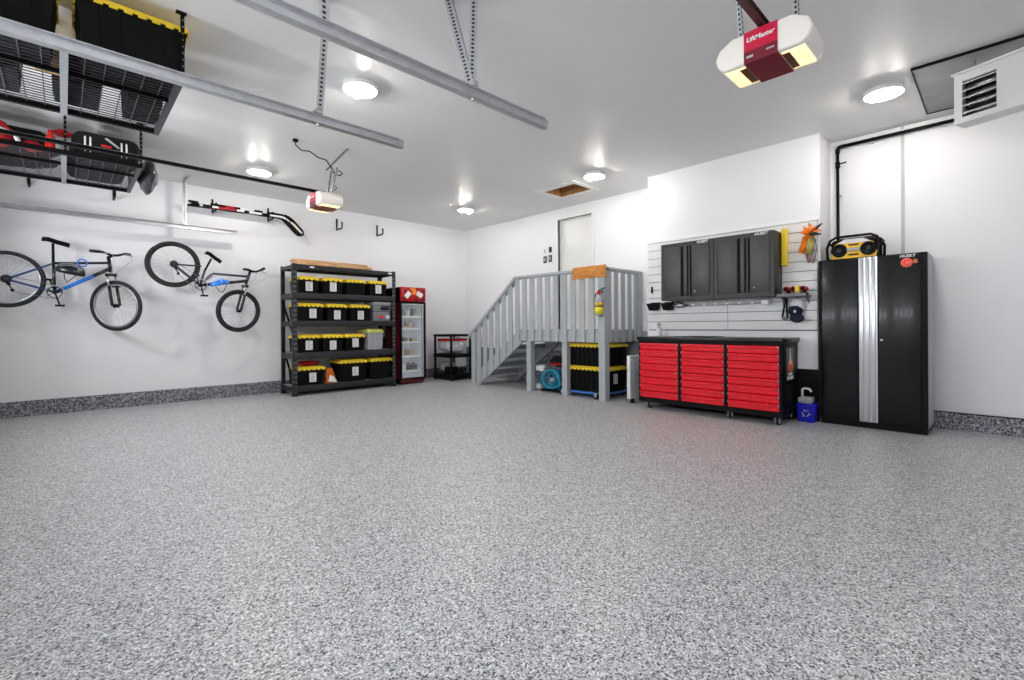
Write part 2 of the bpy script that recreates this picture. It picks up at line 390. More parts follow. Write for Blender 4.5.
# local frame: +x along the louvred face away from the far edge, +y outwards into the room is -y here
b = MB()
FW, FH, FD = 0.62, 0.41, 0.15
b.box(0, .05, 0, .03, 0, FH).box(.26, FW, 0, .03, 0, FH).box(.05, .26, 0, .03, 0, .045).box(.05, .26, 0, .03, FH - .07, FH)
b.box(0, .012, .03, FD, 0, FH).box(FW - .012, FW, .03, FD, 0, FH).box(.012, FW - .012, .03, FD, 0, .012).box(.012, FW - .012, .03, FD, FH - .012, FH).box(0, FW, FD, FD + .012, 0, FH)
b.box(-.015, FW + .01, -.02, .0, FH - .012, FH + .006)
b.build('housing', M['trim'], ht, True)
MB().box(.03, .28, .115, .125, .02, FH - .02).build('burner_box', M['hole'], ht, True)
for k in range(4): MB().cyl((.06, .085, .09 + k * .07), (.25, .085, .09 + k * .07), .022, n=10).build('burner_tube', M['silver'], ht, True)
for k in range(5):
    z = .075 + k * .06
    MB().add([(.05, -.012, z - .008), (.26, -.012, z - .008), (.26, .028, z + .014), (.05, .028, z + .014), (.05, -.010, z - .005), (.26, -.010, z - .005), (.26, .028, z + .018), (.05, .028, z + .018)],
        [(3, 2, 1, 0), (4, 5, 6, 7), (0, 1, 5, 4), (1, 2, 6, 5), (2, 3, 7, 6), (3, 0, 4, 7)]).build('louver', M['trim'], ht, True)
for x in (.1, .52): MB().cyl((x, .08, FH), (x, .08, H - 2.735 - .02), .006, n=8).build('hanging_rod', M['galv'], ht, True)
gp = thing('gas_pipe', 'black gas pipe running down the wall corner and along under the ceiling', 'pipe', (6.6, 1.33, 0))
PX, PY, PZ = 6.595, 1.335, 3.175
MB().cyl((PX, PY, .2), (PX, PY, PZ - .05), .016).build('riser', M['black'], gp)
MB().cyl((PX, PY - .05, PZ), (PX, -.2, PZ), .018).build('run', M['black'], gp)
MB().tube([(PX, PY, PZ - .07), (PX, PY, PZ - .03), (PX, PY - .01, PZ - .01), (PX, PY - .03, PZ), (PX, PY - .07, PZ)], .023, 12).build('elbow', M['black'], gp)
v = MB().cyl((PX, PY, 2.93), (PX, PY, 3.0), .024).build('valve', M['black'], gp)
MB().bar((PX - .03, PY - .01, 2.965), (PX - .03, PY - .09, 2.975), .014, .012).cyl((PX, PY, 2.965), (PX - .04, PY, 2.965), .01).build('lever', M['black'], v)
for z in (1.95, 2.6): MB().box(PX, XR - .001, PY - .03, PY + .03, z, z + .02).build('clip', M['galv'], gp)
for y in (0.4, 1.0): MB().box(PX, XR - .001, y, y + .02, PZ - .03, PZ + .03).build('clip', M['galv'], gp)

# ------------------------------------------------------------------ garage door tracks
def perf(mb, p0, p1, w, side, n=None):
    """perforated angle: two flanges with punched holes"""
    p0, p1 = Vector(p0), Vector(p1); d = (p1 - p0).normalized(); L = (p1 - p0).length
    s = Vector(side); s = (s - d * s.dot(d)).normalized(); q = d.cross(s)
    mb.bar(p0, p1, .004, w, 0, s)
    mb.bar(p0 + s * w / 2 + q * w / 2, p1 + s * w / 2 + q * w / 2, w, .004, 0, s)
    k = int(L / .028)
    for i in range(k):
        c = p0 + d * (L * (i + .5) / k)
        mb.bar(c - d * .007, c + d * .007, .0065, w * .38, 1, s)
        c2 = c + s * w / 2 + q * w / 2
        mb.bar(c2 - d * .007, c2 + d * .007, w * .38, .0065, 1, s)
    return mb
def track(y, x1, side, label, hangers):
    t = thing('garage_door_track', label, 'track', (x1, y, 2.53), 0)
    z = 2.555; prof = [(-.026, -.028), (.026, -.028), (.026, -.012), (.022, -.012), (.022, -.024), (-.022, -.024), (-.022, .024), (.018, .030), (.018, .034), (-.026, .028)]
    prof = [(y + u * side, z + v) for u, v in prof]
    MB().prism(prof, XL, x1, 'yz').build('rail', M['galv'], t)
    MB().bar((XL, y - side * .035, z + .02), (x1 - .05, y - side * .035, z + .02), .03, .004).build('stiffener', M['galv'], t)
    for kind, p0, p1, sd in hangers: perf(MB(), p0, p1, .046, sd).build(kind, [M['galv'], M['hole']], t)
    b = MB().bar((hangers[0][1][0] - .02, y - .06, z + .04), (hangers[0][1][0] - .02, y + .05, z + .04), .03, .03)
    b.cyl((hangers[0][1][0], y, z - .045), (hangers[0][1][0], y, z - .02), .011, n=6).build('bolt_bracket', M['galv'], t)
    return t
track(3.32, 1.97, 1, 'galvanised door track ending mid ceiling, crossing in front of the overhead rack',
      [('hanger', (1.30, 3.30, 2.58), (1.245, 3.02, H), (1, 0, 0)), ('ceiling_angle', (1.13, 3.10, H - .02), (1.27, 3.03, H - .02), (0, 1, 0))])
track(2.29, 2.54, 1, 'galvanised door track nearest the camera, held by two perforated hangers',
      [('hanger', (1.86, 2.30, 2.57), (1.93, 2.36, H), (1, -.6, 0)), ('hanger_brace', (1.85, 2.29, 2.58), (1.84, 2.52, H), (.6, -1, 0)), ('hanger', (0.93, 2.29, 2.57), (0.93, 2.33, H), (1, 0, 0))])
track(8.16, 1.94, -1, 'slim galvanised door track along the bike wall above the bikes',
      [('hanger', (1.27, 8.19, 2.57), (1.27, 8.19, 3.22), (1, 0, 0)), ('ceiling_angle', (1.27, 8.24, 3.235), (1.27, 7.98, 3.235), (1, 0, 0))])

# ------------------------------------------------------------------ garage door openers (authored round the motor's bottom centre)
def opener(label, loc, straps, railx, lit):
    t = thing('door_opener', label, 'garage door opener', loc)
    # housing: long across the rail (y), rounded ends
    a = MB()
    yz = [(-.225, .025), (-.195, .0), (.195, .0), (.225, .025), (.243, .075), (.222, .125), (.15, .165), (-.15, .165), (-.222, .125), (-.243, .075)]
    pts = []
    bm = bmesh.new()
    fr = [bm.verts.new((-.13, u, v)) for u, v in yz]; bk = [bm.verts.new((.15, u * .97, v)) for u, v in yz]
    bm.faces.new(fr[::-1]); bm.faces.new(bk)
    for i in range(len(yz)): bm.faces.new((fr[i], fr[(i + 1) % 10], bk[(i + 1) % 10], bk[i]))
    bmesh.ops.recalc_face_normals(bm, faces=bm.faces)
    bmesh.ops.bevel(bm, geom=list(bm.edges), offset=.014, segments=2, affect='EDGES', profile=.5)
    a.bm(bm, 0, True); a.build('housing', M['opwhite'], t, True)
    r = MB().box(-.137, -.12, -.083, .083, .056, .162)
    r.box(-.125, .10, -.083, .083, .155, .168); r.build('front_panel', M['opred'], t, True)
    r = MB().add([(-.139, -.083, .056), (-.139, .083, .056), (-.134, .083, -.006), (-.134, -.083, -.006), (.14, .083, -.006), (.14, -.083, -.006), (.14, .083, .01), (.14, -.083, .01), (-.10, .083, .056), (-.10, -.083, .056)],
        [(0, 1, 2, 3), (3, 2, 4, 5), (5, 4, 6, 7), (0, 3, 5, 7, 9), (1, 8, 6, 4, 2), (0, 9, 8, 1), (9, 7, 6, 8)])
    bp = r.build('bottom_panel', M['opreddark'], t, True)
    MB().text('LiftMaster', .034, face_m((-.1385, 0, .115), (0, -1, 0), (0, 0, 1)), 0, .002, .15, .0006).build('lettering', M['white'], t, True)
    MB().box(-.1405, -.137, .035, .068, .018, .030).build('small_print', M['ltgrey'], bp, True)
    MB().box(-.1405, -.137, -.07, -.03, .026, .034).build('small_print', M['ltgrey'], bp, True)
    for s in (-1, 1):
        l = MB().box(-.10, .12, s * .09, s * .197, -.004, .012, bev=.003).build('lamp_lens', M['lens'], t, True)
        MB().box(-.085, .105, s * .089, s * .125, -.0055, .004, bev=.002).build('scorch_mark', M['burn'], l, True)
        MB().ring((.01, s * .155, -.002), (0, 0, 1), .03, .003, 24, 6).build('lens_ring', M['opwhite'], l, True)
    # rail towards the door
    L = MB().box(railx - loc[0], -.06, -.016, .016, .175, .20).box(railx - loc[0], -.06, -.028, .028, .197, .203)
    L.build('rail', M['black'] if lit else mat('rail_brown', (84, 66, 62), .35, .5), t, True)
    MB().tube([(railx - loc[0], 0.008, .21), (-.06, .008, .21)], .005, 6).build('chain', M['galv'], t, True)
    MB().lathe([(.0, .03), (.055, .03), (.06, .01), (.06, 0)], (-.02, 0, .166), n=20).build('sprocket_cover', M['black'], t, True)
    for p0, p1 in straps: perf(MB(), p0, p1, .03, (1, 0, 0)).build('mounting_strap', [M['galv'], M['hole']], t, True)
    return t
o1 = (2.82, 0.885, 2.52)
dz = H - 2.52
opener('near door opener with large red front, glowing amber lamp lenses', o1, [((.02, .14, .16), (-.02, .16, dz)), ((.02, -.14, .16), (.05, -.12, dz)), ((-.1, .16, dz - .02), (.2, .16, dz - .02))], XL, False)
t = opener('far door opener between bike wall track and storage rack, white with small red front', (2.30, 5.72, 2.545),
    [((.06, .03, .16), (.12, .06, .50)), ((.06, -.10, .16), (.12, -.12, .50)), ((.09, .14, .52), (.20, -.26, dz - .02))], XL, True)
pw = [(-.37, -.12, .705), (-.37, -.12, .65), (-.30, -.12, .60), (-.20, -.10, .62), (-.10, -.10, .57), (.0, -.08, .57), (.08, -.05, .50), (.13, -.02, .44), (.2, -.02, .44), (.24, 0, .48), (.2, .02, .51), (.14, 0, .47), (.12, 0, .35), (.16, 0, .28), (.1, 0, .2), (.08, 0, .16)]
MB().tube(pw, .007, 8).build('power_cord', M['black'], t, True)
MB().box(-.395, -.345, -.145, -.095, .68, .710, bev=.004).build('plug', M['black'], t, True)

# ------------------------------------------------------------------ overhead storage racks
RZ = 2.78
def over_rack(y0, y1, label, mid):
    t = thing('overhead_rack', label, 'ceiling rack', (0, (y0 + y1) / 2, RZ))
    x0, x1 = XL + .03, .605
    MB().box(x0, x1, y0, y0 + .035, RZ, RZ + .045).build('long_beam', M['black'], t)
    MB().box(x0, x1, y1 - .035, y1, RZ, RZ + .045).build('long_beam', M['black'], t)
    MB().box(x0, x1, y0 + .42, y0 + .44, RZ, RZ + .03).build('long_beam', M['black'], t)
    MB().box(x1 - .035, x1, y0, y1, RZ - .004, RZ + .045).build('end_beam', mat('end_beam_grey', (58, 58, 60), .4, .2), t)
    MB().box(-.012, .028, y0 + .02, y1 - .02, RZ - .012, RZ + .02).build('cross_beam', M['grey'], t)
    wd = MB(); n = int((y1 - y0) / .05)
    for i in range(1, n): y = y0 + (y1 - y0) * i / n; wd.bar((x0, y, RZ + .034), (x1, y, RZ + .034), .006, .006)
    k = int((x1 - x0) / .13)
    for i in range(1, k): x = x1 - i * .10; wd.bar((x, y0, RZ + .029), (x, y1, RZ + .029), .006, .006)
    wd.build('wire_deck', mat('wire_grey', (74, 74, 78), .4, .5), t)
    for (x, y) in ((x1 - .015, y0 + .015), (x1 - .015, y1 - .015), (.01, y0 + .015), (.01, y1 - .015)):
        if x < .3 and not mid: continue
        p = MB().box(x - .003, x + .018, y - .003, y + .003, RZ, H - .002).box(x - .003, x + .003, y - .018, y + .018, RZ, H - .002)
        for i in range(9): z = RZ + .06 + i * .045; p.box(x + .004, x + .012, y - .0045, y + .0045, z, z + .012, 1)
        o = p.build('hanging_post', [M['black'], M['ltgrey']], t)
        MB().box(x - .03, x + .03, y - .02, y + .02, H - .008, H - .001).build('ceiling_bracket', M['black'], o)
    return t
over_rack(3.86, 5.08, 'nearer overhead wire rack hung from the ceiling, loaded with black totes', False)
over_rack(6.25, 7.49, 'farther overhead wire rack hung above the bikes, loaded with sports gear', True)

# ------------------------------------------------------------------ totes
def tote(label, loc, w, d, h, rz=0, lid='yellow', sheet=None, group=None, body='black', ribs=4, name='storage_tote', cat='tote'):
    t = thing(name, label, cat, loc, rz, group)
    k = .88; z0, z1 = 0, h - .035
    b = MB().frus((-w / 2 * k, w / 2 * k, -d / 2 * k, d / 2 * k), z0, (-w / 2 * .96, w / 2 * .96, -d / 2 * .96, d / 2 * .96), z1)
    for i in range(ribs):
        u = (-1 + 2 * (i + .5) / ribs) * .80
        for s in (-1, 1):
            e = w * .012 + .003
            y_b, y_t = s * d / 2 * k, s * d / 2 * .96
            b.frus((u * w / 2 * k - e, u * w / 2 * k + e, min(y_b, y_b + s * .008), max(y_b, y_b + s * .008)), z0 + .01, (u * w / 2 * .96 - e, u * w / 2 * .96 + e, min(y_t, y_t + s * .008), max(y_t, y_t + s * .008)), z1 - .02)
    for s in (-1, 1):
        for u in (-.55, 0, .55):
            x_b, x_t = s * w / 2 * k, s * w / 2 * .96
            b.frus((min(x_b, x_b + s * .008), max(x_b, x_b + s * .008), u * d / 2 * k - .012, u * d / 2 * k + .012), z0 + .01, (min(x_t, x_t + s * .008), max(x_t, x_t + s * .008), u * d / 2 * .96 - .012, u * d / 2 * .96 + .012), z1 - .02)
    for i in range(5): b.box(-w / 2 * .7, w / 2 * .7, -d / 2 * .7 + i * d * .16, -d / 2 * .7 + i * d * .16 + .012, -.0, .003, 1)
    b.box(-w / 2 * .98, w / 2 * .98, -d / 2 * .98, d / 2 * .98, z1 - .02, z1)
    b.build('bin', [M[body], M['grey']], t, True)
    l = MB().box(-w / 2, w / 2, -d / 2, d / 2, z1 - .012, z1 + .018, bev=.008)
    l.box(-w / 2 * .86, w / 2 * .86, -d / 2 * .86, d / 2 * .86, z1 + .015, h, bev=.006)
    n = max(3, int(w / .07))
    for i in range(n):
        u = -w / 2 + w * (i + .5) / n
        for s in (-1, 1): l.box(u - w / n * .3, u + w / n * .3, s * d / 2 - .006, s * d / 2 + .004, z1 - .026, z1 + .004)
    n = max(3, int(d / .07))
    for i in range(n):
        u = -d / 2 + d * (i + .5) / n
        for s in (-1, 1): l.box(s * w / 2 - .006, s * w / 2 + .004, u - d / n * .3, u + d / n * .3, z1 - .026, z1 + .004)
    l.build('lid', M[lid], t, True)
    if sheet is not None:
        fy = -d / 2 * .93 - .010
        sx, sz = sheet
        p = MB().box(sx - .055, sx + .055, fy - .004, fy - .001, sz - .075, sz + .075)
        for i in range(8): p.box(sx - .04, sx + .04 - .012 * (i % 3), fy - .0052, fy - .004, sz + .058 - i * .016, sz + .0625 - i * .016, 1)
        p.build('paper_label', [M['paper'], M['ink']], t, True)['label'] = 'white printed sheet'
    return t

# totes on the near overhead rack
tz = RZ + .046
for (x0, x1, y0, y1, lab) in ((.055, .635, 3.885, 4.36, 'long black tote with yellow lid at the end of the near overhead rack'),
                              (-.60, -.02, 3.885, 4.36, 'black tote beside the hanging post, front row of near overhead rack'),
                              (.34, .58, 4.50, 5.02, 'narrow black tote at back corner of the near overhead rack'),
                              (-.06, .22, 4.50, 4.98, 'middle black tote in back row of the near overhead rack'),
                              (-.60, -.20, 4.50, 4.98, 'black tote in back row of near overhead rack by the door wall')):
    tote(lab, ((x0 + x1) / 2, (y0 + y1) / 2, tz), x1 - x0, y1 - y0, .36 if y0 < 4 else .30, group='totes on the near overhead rack')
bx = MB().box(-.13, .02, 4.385, 4.46, tz, tz + .22, bev=.003)
base(bx, 'carton', M['brown'], 'brown cardboard carton between totes on the near overhead rack', 'box', (-.05, 4.42, tz))

# gear on the far overhead rack
def lump(name, label, cat, c, size, m, seed, jit=.06, extra=None, group='sports gear on the far overhead rack'):
    t = thing(name, label, cat, (c[0], c[1], c[2] - size[2] / 2), 0, group)
    MB().ball(c, 1, (size[0] / 2, size[1] / 2, size[2] / 2), 0, 3, jit, seed).build('bundle', m, t)
    if extra: extra(t)
    return t
gz = RZ + .046
def stripes(t):
    for x in (.16, .20, .44, .48):
        MB().tube([(x, 6.305, gz + .04), (x, 6.268, gz + .10), (x, 6.275, gz + .17), (x, 6.36, gz + .235)], .008, 6).build('white_stripe', M['white'], t)
    MB().tube([(.27, 6.36, gz + .22), (.33, 6.28, gz + .19), (.42, 6.27, gz + .12)], .012, 6).build('grey_strap', M['ltgrey'], t)
    MB().box(.28, .36, 6.262, 6.27, gz + .10, gz + .125).build('red_tag', M['redcloth'], t)
d = thing('duffel_bag', 'black duffel bag with white stripes on the far overhead rack', 'bag', (.33, 6.6, gz), 0, 'sports gear on the far overhead rack')
MB().box(.06, .60, 6.28, 6.80, gz, gz + .25, bev=.09, seg=4).build('bag_body', M['black_soft'], d)
stripes(d)
lump('plastic_bag', 'shiny dark plastic bag hanging over the end of the far overhead rack', 'bag', (.725, 6.98, gz + .06), (.19, .60, .36), mat('dark_film', (52, 54, 58), .2, var=.4, scale=14), 4, .05)
lump('jersey', 'red and white jersey bundle on the far overhead rack', 'clothing', (-.46, 6.48, gz + .11), (.26, .28, .22), M['redcloth'], 2, .09, lambda t: (MB().tube([(-.5, 6.31, gz + .16), (-.42, 6.30, gz + .10), (-.32, 6.33, gz + .08), (-.30, 6.36, gz + .03)], .02, 8).build('white_trim', M['white'], t)))
lump('folded_jacket', 'red folded jacket lying beside the jersey bundle on the overhead rack', 'clothing', (-.21, 6.52, gz + .048), (.17, .2, .085), mat('red_wool', (180, 20, 36), .8, var=.3, scale=40), 9, .08)
bt = thing('red_bottle', 'upright red bottle on the far overhead rack', 'bottle', (-.085, 6.42, gz), 0, 'sports gear on the far overhead rack')
MB().lathe([(.0, 0), (.036, 0), (.04, .01), (.04, .13), (.022, .17), (.02, .19)], (-.085, 6.42, gz), n=16).build('bottle', mat('bottle_red', (226, 34, 28), .35), bt)
MB().lathe([(.022, .185), (.022, .21), (.0, .215)], (-.085, 6.42, gz), n=16).build('cap', M['redcloth'], bt)
lump('grey_shoe', 'grey and white shoe lying by the red bottle on the overhead rack', 'shoe', (-.005, 6.38, gz + .062), (.10, .2, .11), mat('shoe_grey', (150, 156, 156), .6, var=.3, scale=20), 5, .07)
lump('gear_bag', 'dark gear bag behind the red gear on the far overhead rack', 'bag', (-.34, 6.90, gz + .17), (.66, .40, .28), M['black_soft'], 6, .05)
lump('red_glove', 'red glove resting above the grey shoe on the overhead rack', 'glove', (.0, 6.60, gz + .26), (.16, .10, .07), M['redcloth'], 8, .08)
hb2 = thing('hockey_bag', 'plain black bag behind the striped duffel bag on the overhead rack', 'bag', (.32, 7.1, gz), 0, 'sports gear on the far overhead rack')
MB().box(.03, .53, 6.83, 7.44, gz, gz + .27, bev=.08, seg=4).build('bag_body', M['black_soft'], hb2)
MB().tube([(.2, 6.85, gz + .26), (.28, 6.84, gz + .30), (.38, 6.85, gz + .26)], .012, 8).build('carry_handle', M['black'], hb2)
lump('black_netting', 'crumpled black netting on the far overhead rack under the red gear', 'netting', (-.38, 7.28, gz + .10), (.60, .28, .17), M['black_soft'], 11, .10)

# ------------------------------------------------------------------ wall hooks and hockey sticks
def hook(x, z0, z1, label, reach=.22):
    t = thing('wall_hook', label, 'hook', (x, YB, z0), 0, 'black hooks on the bike wall')
    MB().box(x - .012, x + .012, YB - .022, YB - .001, z0, z1, bev=.004).build('back_plate', M['black'], t)
    MB().tube([(x, YB - .012, z0 + .015), (x, YB - reach, z0 + .012), (x, YB - reach - .02, z0 + .03), (x, YB - reach - .02, z0 + .10)], .013, 10).build('arm', M['black'], t)
    MB().ball((x, YB - reach - .02, z0 + .105), .017, sub=2).build('tip', M['black'], t)
hook(1.675, 2.87, 3.09, 'black wall hook holding the hockey sticks near the track hanger', .24)
hook(2.473, 2.86, 3.085, 'black wall hook holding the hockey sticks beside their blades', .24)
hook(3.64, 2.87, 3.085, 'empty black wall hook just right of the far opener')
hook(4.445, 2.865, 3.08, 'empty black wall hook nearest the room corner')
hook(-.306, 2.88, 3.02, 'black wall hook under the far overhead rack, above the blue bike')
hook(.505, 2.86, 3.02, 'black wall hook below the end of the far overhead rack')
M['stickred'] = mat('stick_red', (176, 30, 44), .4)
M['tape'] = mat('stick_tape', (222, 218, 200), .8)
def stick(y, z, x0, label, shaft, bands, blade):
    """hockey stick lying along the wall, blade bent down at the far end"""
    t = thing('hockey_stick', label, 'hockey stick', (2.0, y, z), 0, 'hockey sticks on the wall hooks')
    path = [(x0, 0), (2.58, 0), (2.64, -.008), (2.69, -.035), (2.72, -.06)]
    MB().tube([(x, y, z + q) for x, q in path], .016, 6).build('shaft', M[shaft], t)
    for xa, xb, m in bands: MB().tube([(xa, y, z), (xb, y, z)], .0175, 6).build('shaft_band', M[m], t)
    MB().tube([(x0 - .004, y, z), (x0 + .10, y, z)], .0185, 8).build('grip_tape', M['black'], t)
    out = [(2.66, .015), (2.73, -.01), (2.80, -.055), (2.88, -.135), (2.955, -.215), (2.965, -.245), (2.94, -.268), (2.90, -.262), (2.84, -.215), (2.77, -.14), (2.70, -.075), (2.66, -.035)]
    MB().prism([(x, z + q) for x, q in out], y - .008, y + .008, 'xz').build('blade', M['black'], t)
    if blade: MB().prism([(2.745, z - .055), (2.80, z - .085), (2.87, z - .155), (2.935, z - .225), (2.915, z - .24), (2.85, z - .185), (2.775, z - .11), (2.73, z - .075)], y - .0095, y + .0095, 'xz').build('blade_tape', M[blade], t)
stick(8.20, 2.915, 1.36, 'front lower hockey stick on the hooks, white taped blade', 'white', [(1.5, 1.62, 'black'), (1.70, 1.95, 'stickred'), (2.05, 2.12, 'black'), (2.3, 2.42, 'black')], 'tape')
stick(8.224, 2.955, 1.33, 'front upper hockey stick on the hooks, black shaft with red bands', 'black', [(1.45, 1.60, 'white'), (1.80, 1.92, 'stickred'), (2.0, 2.20, 'white'), (2.32, 2.38, 'white')], None)
stick(8.262, 2.915, 1.35, 'middle lower hockey stick on the hooks, mostly black', 'black', [(1.6, 1.8, 'stickred')], None)
stick(8.286, 2.955, 1.40, 'middle upper hockey stick on the hooks, white shaft', 'white', [(1.7, 1.9, 'black'), (2.2, 2.3, 'stickred')], 'tape')
stick(8.35, 2.925, 1.34, 'hockey stick nearest the wall on the hooks, black shaft', 'black', [(2.1, 2.3, 'white')], None)

# ------------------------------------------------------------------ bicycles
def wheel(t, c, R, ax, name, rimm, spokes=24, front=False):
    c = Vector(c); ax = Vector(ax).normalized(); a = ax.orthogonal().normalized(); b = ax.cross(a)
    w = MB().ring(c, ax, R - .024, .024, 56, 10).build(name, M['rubber'], t)
    r = MB(); n = 56
    r.lathe([(R - .046, -.012), (R - .068, -.010), (R - .068, .010), (R - .046, .012), (R - .046, -.012)], c, ax, 56); r.build('rim', rimm, w)
    s = MB()
    for i in range(spokes):
        th = 2 * PI * i / spokes; ph = th + (.35 if i % 4 < 2 else -.35); z = .022 if i % 2 else -.022
        s.cyl(c + ax * z + (a * math.cos(ph) + b * math.sin(ph)) * .02, c + (a * math.cos(th) + b * math.sin(th)) * (R - .062), .0016, n=4, cap=False)
    s.build('spokes', M['chrome'], w)
    MB().cyl(c - ax * .05, c + ax * .05, .014).lathe([(.026, -.028), (.026, -.02), (.014, -.018), (.014, .018), (.026, .02), (.026, .028)], c, ax, 14).build('hub', M['black'], w)
    return w
def bike(label, Y0, P, steer, R, mats, rimm, full):
    """P: frame points in (x, z); Y0 the frame plane; steer turns fork, wheel and bar about the head axis"""
    p = {k: Vector((v[0], Y0, v[1])) for k, v in P.items()}
    t = thing('bicycle', label, 'bicycle', (p['bb'].x, Y0, min(p['R'].z, p['F'].z) - R))
    fm, fm2 = mats
    wheel(t, p['R'], R, (0, 1, 0), 'rear_wheel', rimm)
    f = MB()
    f.tube([p['ht'], p['hb']], .021, 12); f.tube([p['tt'], p['htt']], .017, 10); f.tube([p['st'], p['bb']], .016, 10)
    f.cyl(p['bb'] + Vector((0, -.036, 0)), p['bb'] + Vector((0, .036, 0)), .022)
    o = f.build('frame', fm, t)
    MB().tube([p['hb'] + (p['ht'] - p['hb']) * .3, p['bb']], [.024, .02], 12).build('down_tube', fm, t)
    q = p['hb'] + (p['ht'] - p['hb']) * .3; MB().tube([p['bb'] + (q - p['bb']) * .08, p['bb'] + (q - p['bb']) * .68], [.0215, .0245], 12).build('tube_decal', fm2, t)
    f = MB()
    for s in (-1, 1):
        q = Vector((0, s * .055, 0)); q2 = Vector((0, s * .02, 0))
        f.tube([p['sst'] + q2, p['R'] + q], .0085, 8); f.tube([p['bb'] + q2 * 1.5, p['R'] + q], .010, 8)
    f.build('stays', M['bikedkblue'] if not full else fm, t)
    if full:
        s = MB().cyl(p['sh0'], p['sh1'], .013); d = (p['sh1'] - p['sh0'])
        for i in range(7): s.ring(p['sh0'] + d * (.2 + .09 * i), d, .02, .0045, 16, 6)
        s.build('shock', M['grey'], t)
    # steering assembly
    ax = (p['ht'] - p['hb']).normalized(); Rm = Matrix.Rotation(steer, 3, ax)
    def S(v): return p['hb'] + Rm @ (Vector(v) - p['hb'])
    fc = S(p['F']); wax = Rm @ Vector((0, 1, 0)); crown = S(p['hb'] - ax * .03)
    wheel(t, fc, R, wax, 'front_wheel', rimm, front=True)
    fk = MB().bar(crown - wax * .075, crown + wax * .075, .04, .035, 0, ax)
    for s in (-1, 1):
        a = crown + wax * (s * .062); b = fc + wax * (s * .062)
        fk.tube([a + ax * .02, a + (b - a) * .45], .013, 10, 1); fk.tube([a + (b - a) * .36, b], [.019, .017], 10, 0)
    fk.bar(crown + (fc - crown) * .38 + Rm @ Vector((.04, 0, .0)) - wax * .06, crown + (fc - crown) * .38 + Rm @ Vector((.04, 0, 0)) + wax * .06, .02, .02)
    fk.build('fork', [M['bikeblack'], M['chrome']], t)
    fw = Rm @ Vector((ax.z, 0, -ax.x)); top = p['ht'] + ax * .03; clamp = top + fw * .07 + ax * .02
    MB().tube([p['ht'], top + ax * .01], .02, 10).tube([top, clamp], .017, 10).build('stem', M['black'], t)
    hb = MB().tube([clamp - wax * .31 + ax * .035 - fw * .03, clamp - wax * .18 + ax * .03, clamp - wax * .05, clamp + wax * .05, clamp + wax * .18 + ax * .03, clamp + wax * .31 + ax * .035 - fw * .03], .015, 10).build('handlebar', M['black'], t)
    for s in (-1, 1):
        g0 = clamp + wax * (s * .20) + ax * .031 - fw * .005; g1 = clamp + wax * (s * .315) + ax * .035 - fw * .032
        MB().tube([g0, g1], .020, 10).build('grip', M['rubber'], hb)
        b0 = clamp + wax * (s * .15) + ax * .02
        MB().tube([b0, b0 + fw * .04 - ax * .01, b0 + wax * (s * .10) + fw * .05 - ax * .02], .006, 6).build('brake_lever', M['ltgrey'], hb)
        MB().tube([b0 + fw * .02, b0 + fw * .10 + ax * .0, b0 + fw * .11 - ax * .10, crown + wax * s * .03 + fw * .03 + ax * .02], .0028, 5).build('cable', M['ltgrey'], hb)
    # seat
    MB().tube([p['st'], p['sp']], .0135, 10).build('seat_post', M['black'], t)
    sd = (p['s1'] - p['s0']).normalized(); up = Vector((-sd.z, 0, sd.x)); sc = MB()
    prof = [(0, .07, 0), (.05, .075, .012), (.10, .06, .006), (.15, .032, 0), (.20, .022, -.002), (.26, .016, -.008)]
    Ls = (p['s1'] - p['s0']).length; vs = []; fs = []
    for (u, w, dz_) in prof:
        c = p['s0'] + sd * (u / .26 * Ls) + up * dz_
        for (sy, sz) in ((-1, -.3), (-.7, .6), (0, 1), (.7, .6), (1, -.3), (0, -1)): vs.append(c + Vector((0, sy * w, 0)) + up * (sz * .028))
    for i in range(5):
        for j in range(6): fs.append((i * 6 + j, i * 6 + (j + 1) % 6, i * 6 + 6 + (j + 1) % 6, i * 6 + 6 + j))
    fs += [(0, 1, 2, 3, 4, 5)[::-1], tuple(range(30, 36))]
    sc.add(vs, fs, 0, True); sc.build('saddle', M['black'], t)
    # drive train on the side facing the room (-y)
    bb = p['bb']; y = Vector((0, -.05, 0))
    cr = MB().ring(bb + y, (0, 1, 0), .082, .006, 32, 6, 1).ring(bb + y * 1.1, (0, 1, 0), .066, .005, 32, 6)
    for i in range(5): th = i * 1.2566; cr.bar(bb + y, bb + y + Vector((math.cos(th) * .08, 0, math.sin(th) * .08)), .014, .006)
    cr.build('chainring', [M['black'], M['ltgrey']], t)
    for s, (dx, dz_) in ((-1, P['crank']), (1, (-P['crank'][0], -P['crank'][1]))):
        e = bb + Vector((dx, s * .075, dz_)); b0 = bb + Vector((0, s * .065, 0))
        k = MB().bar(b0, e, .022, .014).cyl(bb + Vector((0, s * .035, 0)), b0 + Vector((0, s * .01, 0)), .014).build('crank_arm', M['black'], t)
        MB().box(e.x - .045, e.x + .045, e.y + s * .012, e.y + s * .08, e.z - .011, e.z + .011, bev=.004).cyl(e, e + Vector((0, s * .05, 0)), .007).build('pedal', M['black'], k)
    rr = p['R'] + Vector((0, -.045, 0))
    MB().lathe([(.05, .0), (.05, .004), (.042, .005), (.042, .012), (.032, .013), (.032, .02), (.022, .022)], rr, (0, -1, 0), 20).build('cassette', M['rackm'], t)
    dd = Vector((.02, -.01, -.06)); de = dd + Vector((.03, 0, -.07))
    MB().bar(rr, rr + dd, .022, .02).bar(rr + dd, rr + de, .02, .012).lathe([(.0, -.004), (.018, -.004), (.018, .004), (.0, .004)], rr + dd, (0, 1, 0), 12).lathe([(.0, -.004), (.018, -.004), (.018, .004), (.0, .004)], rr + de, (0, 1, 0), 12).build('derailleur', M['black'], t)
